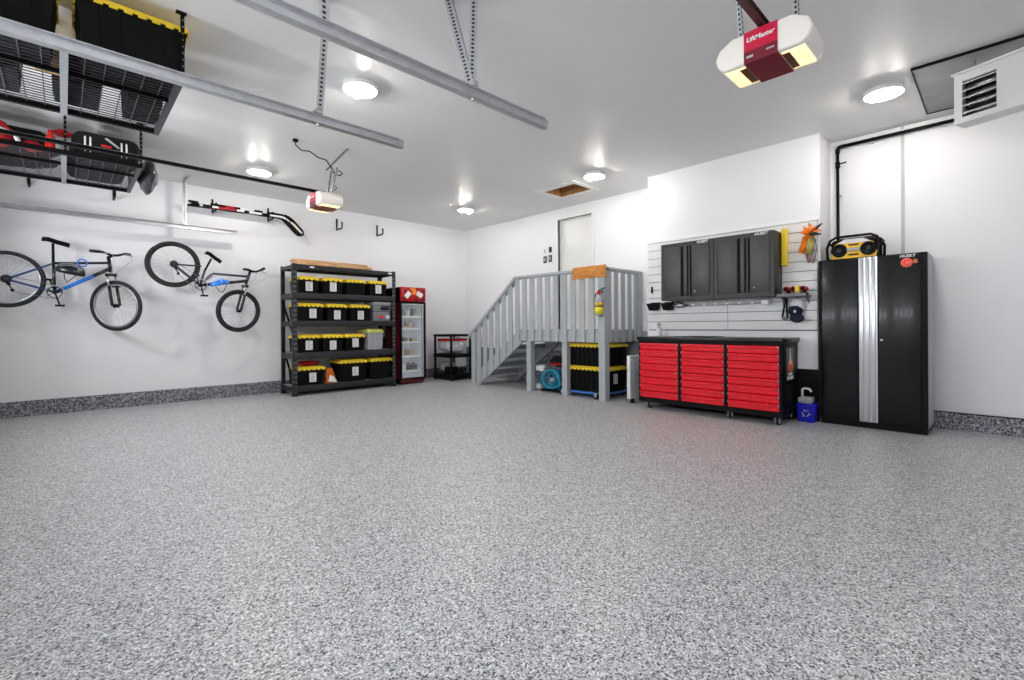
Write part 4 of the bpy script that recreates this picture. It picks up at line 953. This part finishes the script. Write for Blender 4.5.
MB().box(5.84, 6.22, 4.97, 5.40, .0, .035, bev=.01).build('tray', M['black'], hs)
rn = random.Random(5)
for k in range(12):
    c = (5.88 + .022 * k, 5.06 + .24 * rn.random(), .185 + .03 * rn.random()); Rk = .135 + .025 * rn.random()
    MB().ring(c, (1, rn.uniform(-.5, .5), rn.uniform(-.25, .25)), Rk, .013, 30, 8).build('coil', M['hoseblue'] if k % 3 else M['teal'], hs)
MB().cyl((5.84, 5.18, .20), (6.2, 5.18, .20), .035, n=14).build('reel_core', M['ltgrey'], hs)
hb = thing('tool_bag', 'black and dark red tool bag resting above the blue hose', 'bag', (6.1, 5.08, .36))
MB().ball((6.1, 5.12, .50), 1, (.26, .22, .10), 0, 3, .05, 31).build('bag_body', M['black_soft'], hb)
MB().tube([(5.84, 5.22, .47), (5.835, 5.08, .46), (5.88, 4.92, .47)], .02, 8).build('red_band', M['redcloth'], hb)
base(MB().ball((5.86, 5.40, .385), 1, (.10, .10, .06), 0, 3, .09, 33), 'white_rag', M['paper'], 'crumpled white rag on top of the blue hose', 'rag', (5.86, 5.40, .325))
base(MB().ball((5.90, 5.50, .06), 1, (.07, .06, .06), 0, 3, .08, 35), 'white_bag', M['paper'], 'small white bag on the floor beside the hose coil', 'bag', (5.90, 5.50, .0))
wb = thing('folding_table', 'white folding table stored on edge between landing and red chest', 'table', (5.95, 3.53, 0))
MB().box(5.72, 6.30, 3.60, 3.655, .06, .67, bev=.01).build('table_top', M['white'], wb)
MB().box(5.76, 6.26, 3.66, 3.68, .14, .60).build('leg_frame', M['grey'], wb)
for x in (5.80, 6.2): MB().box(x, x + .04, 3.605, 3.65, 0, .062).build('foot', M['black'], wb)

# ------------------------------------------------------------------ slatwall
sw = thing('slatwall', 'light grey slatted wall panel behind the black wall cabinets', 'wall panel', (XB, 2.5, 1.03))
b = MB().box(XB - .012, XB - .0005, 1.445, 3.565, 1.02, 2.275, 1)
n = 11; zz0, zz1 = 1.03, 2.272; pt = (zz1 - zz0) / n
for k in range(n):
    z = zz0 + k * pt
    b.box(XB - .03, XB - .012, 1.445, 3.565, z + .004, z + pt - .004)
b.build('slats', [M['slat'], M['groove']], sw)
MB().box(XB - .036, XB - .001, 1.44, 3.57, 2.272, 2.292).build('top_trim', M['white'], sw)
MB().box(XB - .034, XB - .029, 2.43, 2.438, 1.03, 1.42).build('joint_strip', M['ltgrey'], sw)

# ------------------------------------------------------------------ wall cabinets
def wallcab(y0, y1, label, group='black wall cabinets'):
    """y0 < y1; seen from -x the y1 edge is the far one"""
    t = thing('wall_cabinet', label, 'cabinet', (6.0, (y0 + y1) / 2, 1.425), 0, group)
    X0, X1, z0, z1 = 5.865, XB - .032, 1.425, 2.18
    w = y1 - y0
    MB().box(X0 + .012, X1, y0, y1, z0, z1, bev=.004).build('body', M['cabframe'], t)
    MB().box(X0 + .002, X0 + .0115, y0 + .045, y1 - .045, z1 - .05, z1).box(X0 + .002, X0 + .0115, y0 + .045, y1 - .045, z0, z0 + .05).box(X0 + .002, X0 + .0115, y0, y0 + .045, z0, z1).box(X0 + .002, X0 + .0115, y1 - .045, y1, z0, z1).build('face_frame', M['cabframe'], t)
    za, zb = z0 + .052, z1 - .052
    far = MB().box(X0 - .006, X0 + .012, y1 - .28, y1 - .05, za, zb, bev=.004).build('door', M['cab'], t)
    MB().box(X0 + .001, X0 + .013, y1 - .318, y1 - .280, za, zb).build('finger_groove', M['cabdark'], t)
    MB().box(X0 - .008, X0 + .012, y1 - .365, y1 - .318, za, zb, bev=.006).build('center_rib', M['cab'], t)
    MB().box(X0 + .001, X0 + .013, y1 - .428, y1 - .365, za, zb).build('finger_groove', M['cabdark'], t)
    MB().box(X0 - .006, X0 + .0, y1 - .405, y1 - .388, za, zb).build('trim_line', M['cabframe'], t)
    near = MB().box(X0 - .006, X0 + .012, y0 + .05, y1 - .428, za, zb, bev=.004).build('door', M['cab'], t)
    MB().lathe([(0, .012), (.012, .011), (.013, 0)], (X0 - .006, y1 - .475, z0 + .105), (-1, 0, 0), 14).build('lock', M['chrome'], near)
    MB().text('HUSKY', .045, face_m((X0 - .0005, y0 + .14, z1 - .025), (0, -1, 0), (0, 0, 1)), 0, .003, .25, .001).build('lettering', M['white'], t)
wallcab(2.493, 3.20, 'black two door wall cabinet on the slatwall, nearer the landing')
wallcab(1.80, 2.487, 'black two door wall cabinet on the slatwall, beside the yellow level')

# items on the slatwall
base(MB().box(6.085, XB - .032, 1.735, 1.79, 1.785, 2.215, bev=.004), 'spirit_level', M['yellow'], 'yellow ruler like level standing upright beside the wall cabinet', 'level', (6.12, 1.76, 1.785))
tr = thing('tool_shelf', 'narrow dark metal shelf under the wall cabinets holding red tools', 'shelf', (6.05, 1.65, 1.42))
MB().box(5.92, XB - .032, 1.50, 1.795, 1.415, 1.427).box(5.92, 5.926, 1.50, 1.795, 1.427, 1.445).build('tray', M['grey'], tr)
for y in (1.52, 1.76): MB().prism([(5.94, 1.415), (6.145, 1.415), (6.145, 1.33)], y, y + .006, 'xz').build('bracket', M['grey'], tr)
def tool(y, x, label, second, seed):
    t = thing('power_tool', label, 'power tool', (x, y, 1.428), 0, 'red tools on the small shelf')
    MB().cyl((x - .06, y, 1.50), (x + .07, y, 1.50), .028, n=12).build('motor_body', M['redcloth'], t)
    MB().cyl((x - .06, y, 1.50), (x - .10, y, 1.50), .022, .012, n=12).build('chuck', M['black'], t)
    MB().bar((x + .02, y, 1.49), (x + .04, y, 1.455), .03, .036).build('grip', M['black'], t)
    MB().box(x - .03, x + .075, y - .03, y + .03, 1.428, 1.458, bev=.005).build('battery', M[second], t)
tool(1.715, 6.03, 'red cordless tool on the small shelf next to the cabinet', 'red_dark', 1)
tool(1.64, 6.03, 'red cordless tool in the middle of the small shelf', 'black', 2)
tool(1.545, 6.03, 'red and black tool at the free end of the small shelf', 'black', 3)
tp = thing('tape_measure', 'yellow tape measure sitting among the red tools', 'tape measure', (5.96, 1.595, 1.428))
MB().box(5.945, 5.98, 1.57, 1.62, 1.428, 1.53, bev=.012).build('case', M['yellow'], tp)
MB().box(5.94, 5.946, 1.585, 1.605, 1.45, 1.47).build('tape_end', M['grey'], tp)
base(MB().box(6.0, XB - .031, 1.905, 1.985, 1.337, 1.39, bev=.005), 'outlet_box', M['white'], 'white outlet box under the wall cabinet near the red tools', 'outlet', (6.08, 1.95, 1.337))
pb = thing('power_bar', 'long white power bar under the wall cabinets', 'power bar', (6.1, 2.5, 1.35))
MB().box(6.10, XB - .031, 2.0, 2.98, 1.35, 1.385, bev=.004).build('strip', M['ltgrey'], pb)
for k in range(6): MB().box(6.096, 6.101, 2.1 + k * .15, 2.14 + k * .15, 1.357, 1.378).build('socket', M['white'], pb)
# orange clamps bundle
cl = thing('clamp_bundle', 'bunch of orange clamps with a green bag hanging on the slatwall', 'clamps', (6.1, 1.48, 1.80))
MB().tube([(XB - .03, 1.505, 2.21), (6.08, 1.505, 2.20), (6.07, 1.505, 2.24)], .006, 8).build('hook', M['grey'], cl)
for k, (dy, dz_) in enumerate(((-.13, .09), (-.12, .02), (-.12, -.03), (-.02, .10), (.05, .08), (.09, .02), (-.08, .07))):
    MB().tube([(6.08, 1.50, 2.12), (6.06 - .01 * k, 1.50 + dy * .5, 2.12 + dz_ * .5), (6.05, 1.50 + dy, 2.12 + dz_)], [.028, .02, .006], 8).build('clamp_jaw', M['orange'] if k not in (0, 2) else M['rackm'], cl)
MB().ball((6.09, 1.495, 2.11), .05, (.7, 1, .9), 0, 2, .06, 3).build('clamp_hub', M['orange'], cl)
MB().tube([(6.09, 1.54, 2.09), (6.09, 1.56, 1.99), (6.09, 1.595, 1.91)], [.03, .034, .028], 8).build('orange_handle', M['orange'], cl)
MB().tube([(6.10, 1.485, 2.08), (6.10, 1.50, 1.98), (6.10, 1.515, 1.89)], [.035, .042, .035], 10).build('green_pouch', M['khaki'], cl)
MB().tube([(6.10, 1.50, 1.90), (6.10, 1.485, 1.83), (6.09, 1.465, 1.795)], [.018, .014, .018], 8).tube([(6.11, 1.54, 1.91), (6.11, 1.53, 1.84), (6.1, 1.51, 1.80)], [.012, .014, .02], 8).build('grey_handles', mat('handle_mauve', (150, 120, 116), .5), cl)
MB().tube([(6.12, 1.455, 2.06), (6.12, 1.44, 1.95), (6.12, 1.46, 1.82)], .006, 6).build('wire', M['grey'], cl)
# cap and strap
cp = thing('baseball_cap', 'navy baseball cap with white back hanging under the small shelf', 'cap', (6.09, 1.64, 1.12))
MB().ball((6.10, 1.635, 1.31), 1, (.045, .075, .085), 0, 3, .02, 2).build('white_mesh', M['paper'], cp)['label'] = 'white mesh back'
MB().ball((6.085, 1.645, 1.255), 1, (.05, .075, .07), 0, 3, .02, 3).build('crown', M['navy'], cp)
MB().ball((6.06, 1.625, 1.17), 1, (.02, .075, .055), 0, 3).build('visor', M['navy'], cp)
MB().ball((6.036, 1.64, 1.245), 1, (.008, .014, .018), 0, 2).build('badge', M['white'], cp)
MB().tube([(XB - .03, 1.635, 1.41), (6.09, 1.635, 1.395), (6.085, 1.635, 1.408)], .005, 6).build('hook', M['grey'], cp)
st = thing('strap', 'black webbing strap hanging beside the navy cap', 'strap', (6.11, 1.757, 1.14))
MB().tube([(6.12, 1.775, 1.40), (6.11, 1.77, 1.30), (6.11, 1.79, 1.19), (6.10, 1.765, 1.15), (6.11, 1.735, 1.18), (6.11, 1.745, 1.30), (6.12, 1.75, 1.40)], .011, 8).build('webbing', M['black'], st)
MB().box(6.085, 6.11, 1.74, 1.79, 1.15, 1.19, bev=.006).build('buckle', M['grey'], st)
# bins, caulking gun, hook, sprayer near the landing end
for (y0, y1, lab) in ((3.365, 3.53, 'black hanging bin on the slatwall nearest the landing'), (3.15, 3.31, 'black hanging bin on the slatwall beside the silver caulking gun')):
    b = MB().frus((6.07, 6.14, y0 + .025, y1 - .025), 1.305, (6.04, 6.14, y0, y1), 1.40)
    bb_ = thing('parts_bin', lab, 'bin', (6.06, (y0 + y1) / 2, 1.305), 0, 'black bins on the slatwall')
    b.build('tub', M['black'], bb_); MB().box(6.135, XB - .031, y0 + .01, y1 - .01, 1.33, 1.42).build('hanger_tab', M['black'], bb_)
    MB().box(6.034, 6.042, y0, y1, 1.39, 1.405).build('rim', M['black'], bb_)
cg = thing('caulking_gun', 'silver caulking gun lying beside the black bins on the slatwall', 'caulking gun', (6.08, 3.03, 1.345))
MB().cyl((6.08, 3.14, 1.365), (6.08, 2.98, 1.365), .024, n=12).build('barrel', M['silver'], cg)
MB().cyl((6.08, 2.98, 1.365), (6.08, 2.93, 1.365), .008, n=8).tube([(6.08, 3.10, 1.375), (6.07, 3.09, 1.40), (6.07, 3.04, 1.405), (6.07, 3.0, 1.39)], .008, 6).build('trigger', M['black'], cg)
MB().bar((6.10, 3.09, 1.34), (XB - .03, 3.09, 1.34), .012, .012).build('peg', M['grey'], cg)
base(MB().box(XB - .05, XB - .031, 3.485, 3.507, 1.555, 1.65, bev=.004), 'slatwall_hook', M['black'], 'small black hook on the slatwall above the bins', 'hook', (XB - .04, 3.496, 1.555))
sp_ = thing('spray_bottle', 'white spray bottle standing on the far end of the chest', 'bottle', (6.0, 3.31, .947))
MB().lathe([(0, 0), (.035, 0), (.038, .01), (.038, .09), (.016, .13), (.014, .15)], (6.0, 3.31, .947), n=14).build('bottle', M['white'], sp_)
MB().bar((5.97, 3.31, 1.11), (6.03, 3.31, 1.105), .022, .026).bar((5.98, 3.31, 1.10), (5.965, 3.31, 1.06), .012, .01).build('trigger_head', M['ltgrey'], sp_)

# ------------------------------------------------------------------ red tool chest
ch = thing('tool_chest', 'long red and black rolling tool chest with three drawer columns', 'tool chest', (5.86, 2.5, 0))
CX0, CX1, CY0, CY1, CZ0, CZ1 = 5.56, 6.14, 1.64, 3.365, .088, .895
MB().box(CX0 + .012, CX1, CY0, CY1, CZ0, CZ1, bev=.004).build('carcass', M['black'], ch)
MB().box(CX0, CX0 + .0115, CY0, CY1, CZ0, CZ0 + .055).box(CX0, CX0 + .0115, CY0, CY1, CZ1 - .025, CZ1).box(CX0, CX0 + .0115, CY0, CY0 + .018, CZ0 + .055, CZ1 - .025).box(CX0, CX0 + .0115, CY1 - .018, CY1, CZ0 + .055, CZ1 - .025).box(CX0, CX0 + .0115, 2.207, 2.242, CZ0 + .055, CZ1 - .025).box(CX0, CX0 + .0115, 2.772, 2.808, CZ0 + .055, CZ1 - .025).build('face_frame', M['black'], ch)
MB().box(CX0 - .02, CX1 + .01, CY0 - .02, CY1 + .015, CZ1, CZ1 + .05, bev=.008).build('worktop', M['black_gloss'], ch)
base(MB().box(CX0 + .06, CX1 - .05, 2.45, 2.90, CZ1 + .0505, CZ1 + .056, bev=.002), 'rubber_mat', M['rubber'], 'thin black rubber mat on the chest top', 'mat', (5.85, 2.68, CZ1 + .0505))
z0, z1 = CZ0 + .06, CZ1 - .03
for (ya, yb) in ((1.66, 2.205), (2.244, 2.770), (2.81, 3.345)):
    hh = (z1 - z0) / 8
    for k in range(8):
        za = z0 + k * hh; zb = za + hh
        d = MB().box(CX0 - .004, CX0 + .012, ya + .004, yb - .004, za + .003, zb - .003, bev=.002).build('drawer', M['red'], ch)
        # full width curled pull along the top edge
        pr = [(CX0 - .004, zb - .004), (CX0 - .022, zb - .005), (CX0 - .034, zb - .014), (CX0 - .034, zb - .026), (CX0 - .026, zb - .034), (CX0 - .004, zb - .040)]
        MB().prism(pr, ya + .012, yb - .012, 'xz').build('pull', M['red'], d)
        for yq in (ya + .004, yb - .012): MB().box(CX0 - .022, CX0 - .004, yq, yq + .008, zb - .038, zb - .006, bev=.002).build('pull_end', M['ltgrey'], d)
for y in (CY0 + .06, 2.20, CY1 - .12):
    for x in (CX0 + .08, CX1 - .08):
        w = MB().cyl((x, y - .016, .043), (x, y + .016, .043), .043, n=20).build('caster_wheel', M['rubber'], ch)
        MB().lathe([(0, .018), (.026, .018), (.028, .0)], (x, y, .043), (0, -1, 0), 14).lathe([(0, .018), (.026, .018), (.028, .0)], (x, y, .043), (0, 1, 0), 14).build('hub_cap', M['chrome'], w)
        MB().box(x - .03, x + .02, y - .026, y - .02, .03, .088).box(x - .03, x + .02, y + .02, y + .026, .03, .088).box(x - .04, x + .04, y - .032, y + .032, .082, .088).build('caster_fork', M['chrome'], ch)
# decal on the end panel
yy = CY0 - .0015
dc = MB().box(5.72, 5.99, yy, CY0 + .003, .47, .84).build('decal', mat('decal_grey', (62, 64, 68), .35), ch)
MB().prism([(5.77, .62), (5.80, .57), (5.92, .57), (5.95, .63), (5.93, .70), (5.88, .72), (5.82, .70)], yy - .002, yy, 'xz').build('flame_print', M['flame'], dc)
MB().prism([(5.83, .69), (5.845, .82), (5.865, .83), (5.88, .69), (5.91, .64), (5.86, .67), (5.79, .64)], yy - .003, yy, 'xz').build('white_print', M['white'], dc)
pr = MB()
for (x0, x1, a, b_) in ((5.79, 5.84, .53, .56), (5.85, 5.91, .53, .56), (5.75, 5.80, .485, .52), (5.81, 5.82, .495, .505), (5.83, 5.88, .485, .52), (5.89, 5.96, .485, .52)): pr.box(x0, x1, yy - .002, yy, a, b_)
pr.build('print_blocks', M['white'], dc)
MB().box(5.66, 6.06, CY0 - .014, CY0, .16, .18, bev=.004).build('end_rail', M['black'], ch)

# ------------------------------------------------------------------ tall cabinet
tc = thing('tall_cabinet', 'tall glossy black two door cabinet with a silver centre stripe', 'cabinet', (6.34, .965, 0))
TX0, TX1, TY0, TY1, TH = 6.085, 6.60, .505, 1.42, 1.80
MB().box(TX0 + .02, TX1, TY0, TY1, .06, TH, bev=.004).build('body', M['black'], tc)
MB().box(TX0 + .03, TX1 - .01, TY0 - .003, TY0 + .001, .06, TH - .004).build('side_panel', M['ltgrey'], tc)['label'] = 'light grey side panel'
MB().box(TX0 + .03, TX1 - .02, TY0 + .01, TY1 - .01, 0, .06).build('plinth', M['black'], tc)
MB().box(TX0 + .004, TX0 + .0195, TY0, TY0 + .045, .075, TH - .012).box(TX0 + .004, TX0 + .0195, TY1 - .028, TY1, .075, TH - .012).box(TX0 + .004, TX0 + .0195, TY0, TY1, TH - .012, TH).box(TX0 + .004, TX0 + .0195, TY0, TY1, .06, .075).build('face_frame', M['black'], tc)
ld = MB().box(TX0 - .002, TX0 + .02, 1.062, 1.388, .078, TH - .014, bev=.004).build('door', M['black_gloss'], tc)
rd = MB().box(TX0 - .002, TX0 + .02, .552, .886, .078, TH - .014, bev=.004).build('door', M['black_gloss'], tc)
s = MB().box(TX0 - .004, TX0 + .018, .895, 1.05, .07, TH - .005)
sp2 = MB()
for yc in (.915, .965, 1.015): sp2.box(TX0 - .016, TX0 - .004, yc - .006, yc + .03, .07, TH - .005, bev=.006)
o = s.build('centre_strip', M['silver'], tc); sp2.build('ribs', M['silver'], o)
MB().box(TX0 - .001, TX0 + .018, 1.05, 1.062, .07, TH - .01).box(TX0 - .001, TX0 + .018, .886, .895, .07, TH - .01).build('finger_groove', M['cabdark'], tc)
MB().lathe([(0, .016), (.014, .015), (.016, 0)], (TX0 - .002, .862, .93), (-1, 0, 0), 14).build('lock', M['chrome'], rd)
MB().text('HUSKY', .038, face_m((TX0 - .0035, .655, TH - .027), (0, -1, 0), (0, 0, 1)), 0, .003, .25, .001).build('lettering', M['white'], rd)
sk = MB().lathe([(0, .0035), (.046, .003), (.048, 0)], (TX0 - .002, .66, 1.706), (-1, 0, 0), 24).build('sticker', M['coral'], rd)
sk['label'] = 'round coral sticker with a letter C'
MB().text('C', .075, face_m((TX0 - .0065, .66, 1.706), (0, -1, 0), (0, 0, 1)), 0, .002, 0, .002).build('sticker_letter', M['red'], sk)
MB().prism([(.575, 1.70), (.605, 1.695), (.612, 1.725), (.595, 1.742), (.578, 1.73)], TX0 - .005, TX0 - .002, 'yz').build('sticker', M['bag'], rd)

# radio on the cabinet
rz_ = TH + .001
ra = thing('jobsite_radio', 'yellow and black jobsite radio with roll cage on the tall cabinet', 'radio', (6.30, 1.115, rz_))
RX = 6.20
pts = [(.88, .0), (.90, .16), (.96, .235), (1.27, .235), (1.33, .16), (1.345, .0)]
MB().box(RX + .01, RX + .20, .905, 1.325, rz_ + .006, rz_ + .225, bev=.03).build('case', M['black'], ra)
MB().prism([(.92, rz_ + .015), (1.32, rz_ + .015), (1.32, rz_ + .07), (1.29, rz_ + .17), (1.21, rz_ + .215), (1.02, rz_ + .215), (.94, rz_ + .17), (.91, rz_ + .07)], RX, RX + .02, 'yz').build('front_panel', M['radioy'], ra)
MB().prism([(.965, rz_ + .178), (1.265, rz_ + .178), (1.20, rz_ + .222), (1.03, rz_ + .222)], RX - .006, RX + .012, 'yz').build('top_bezel', M['white'], ra)
for y in (.985, 1.245):
    o = MB().lathe([(0, .004), (.03, .006), (.05, .014), (.062, .022), (.072, .014), (.074, 0)], (RX - .0, y, rz_ + .105), (-1, 0, 0), 24).build('speaker', M['black'], ra)
    MB().lathe([(0, .012), (.02, .010), (.03, .006)], (RX - .001, y, rz_ + .105), (-1, 0, 0), 16).build('cone', M['rackm'], o)
MB().box(RX - .012, RX, 1.05, 1.18, rz_ + .09, rz_ + .125, bev=.004).build('display', M['ltgrey'], ra)
for z in (.045, .15): MB().box(RX - .006, RX, 1.07, 1.16, rz_ + z, rz_ + z + .015).build('button_row', M['black'], ra)
for x in (RX - .02, RX + .20):
    MB().tube([(x, .88, rz_ + .014), (x, .875, rz_ + .14), (x, .91, rz_ + .22), (x, .96, rz_ + .25), (x, 1.27, rz_ + .25), (x, 1.325, rz_ + .22), (x, 1.355, rz_ + .14), (x, 1.35, rz_ + .014)], .014, 10).build('roll_bar', M['black'], ra)
for (y, z) in ((.885, .19), (1.34, .19), (.88, .016), (1.35, .016)): MB().tube([(RX - .02, y, rz_ + z), (RX + .20, y, rz_ + z)], .014, 8).build('cross_bar', M['black'], ra)

# blue recycling bin with things on it, between chest and cabinet
rb = thing('recycling_box', 'small blue recycling box on the floor between chest and tall cabinet', 'box', (6.08, 1.53, 0))
MB().frus((6.0, 6.16, 1.45, 1.60), 0, (5.985, 6.165, 1.435, 1.615), .19).build('bin', M['binblue'], rb)
lg = MB()
for k in range(3):
    a = k * 2 * PI / 3 + PI / 2
    for (t0, t1, r0, r1) in ((-.75, .25, .028, .040),):
        q = [(math.cos(a + t) * r, math.sin(a + t) * r) for r, t in ((r0, t0), (r1, t0), (r1, t1), (r0, t1))]
        lg.prism([(1.525 - u, .10 + v) for u, v in q], 5.983, 5.992, 'yz')
    q = [(math.cos(a + .25) * .020, math.sin(a + .25) * .020), (math.cos(a + .25) * .050, math.sin(a + .25) * .050), (math.cos(a + .85) * .036, math.sin(a + .85) * .036)]
    lg.prism([(1.525 - u, .10 + v) for u, v in q], 5.983, 5.992, 'yz')
lg.build('recycling_symbol', M['ltgrey'], rb)
MB().box(5.978, 6.17, 1.43, 1.62, .19, .205, bev=.004).build('rim', M['binblue'], rb)
jg = thing('jug', 'white handled jug standing on the blue recycling box', 'jug', (6.07, 1.555, .206))
MB().box(6.0, 6.14, 1.47, 1.61, .206, .275, bev=.015).build('jug_body', M['ltgrey'], jg)
MB().tube([(6.04, 1.57, .27), (6.04, 1.57, .36), (6.04, 1.55, .375), (6.04, 1.50, .37), (6.04, 1.48, .34)], .013, 8).build('handle', M['white'], jg)
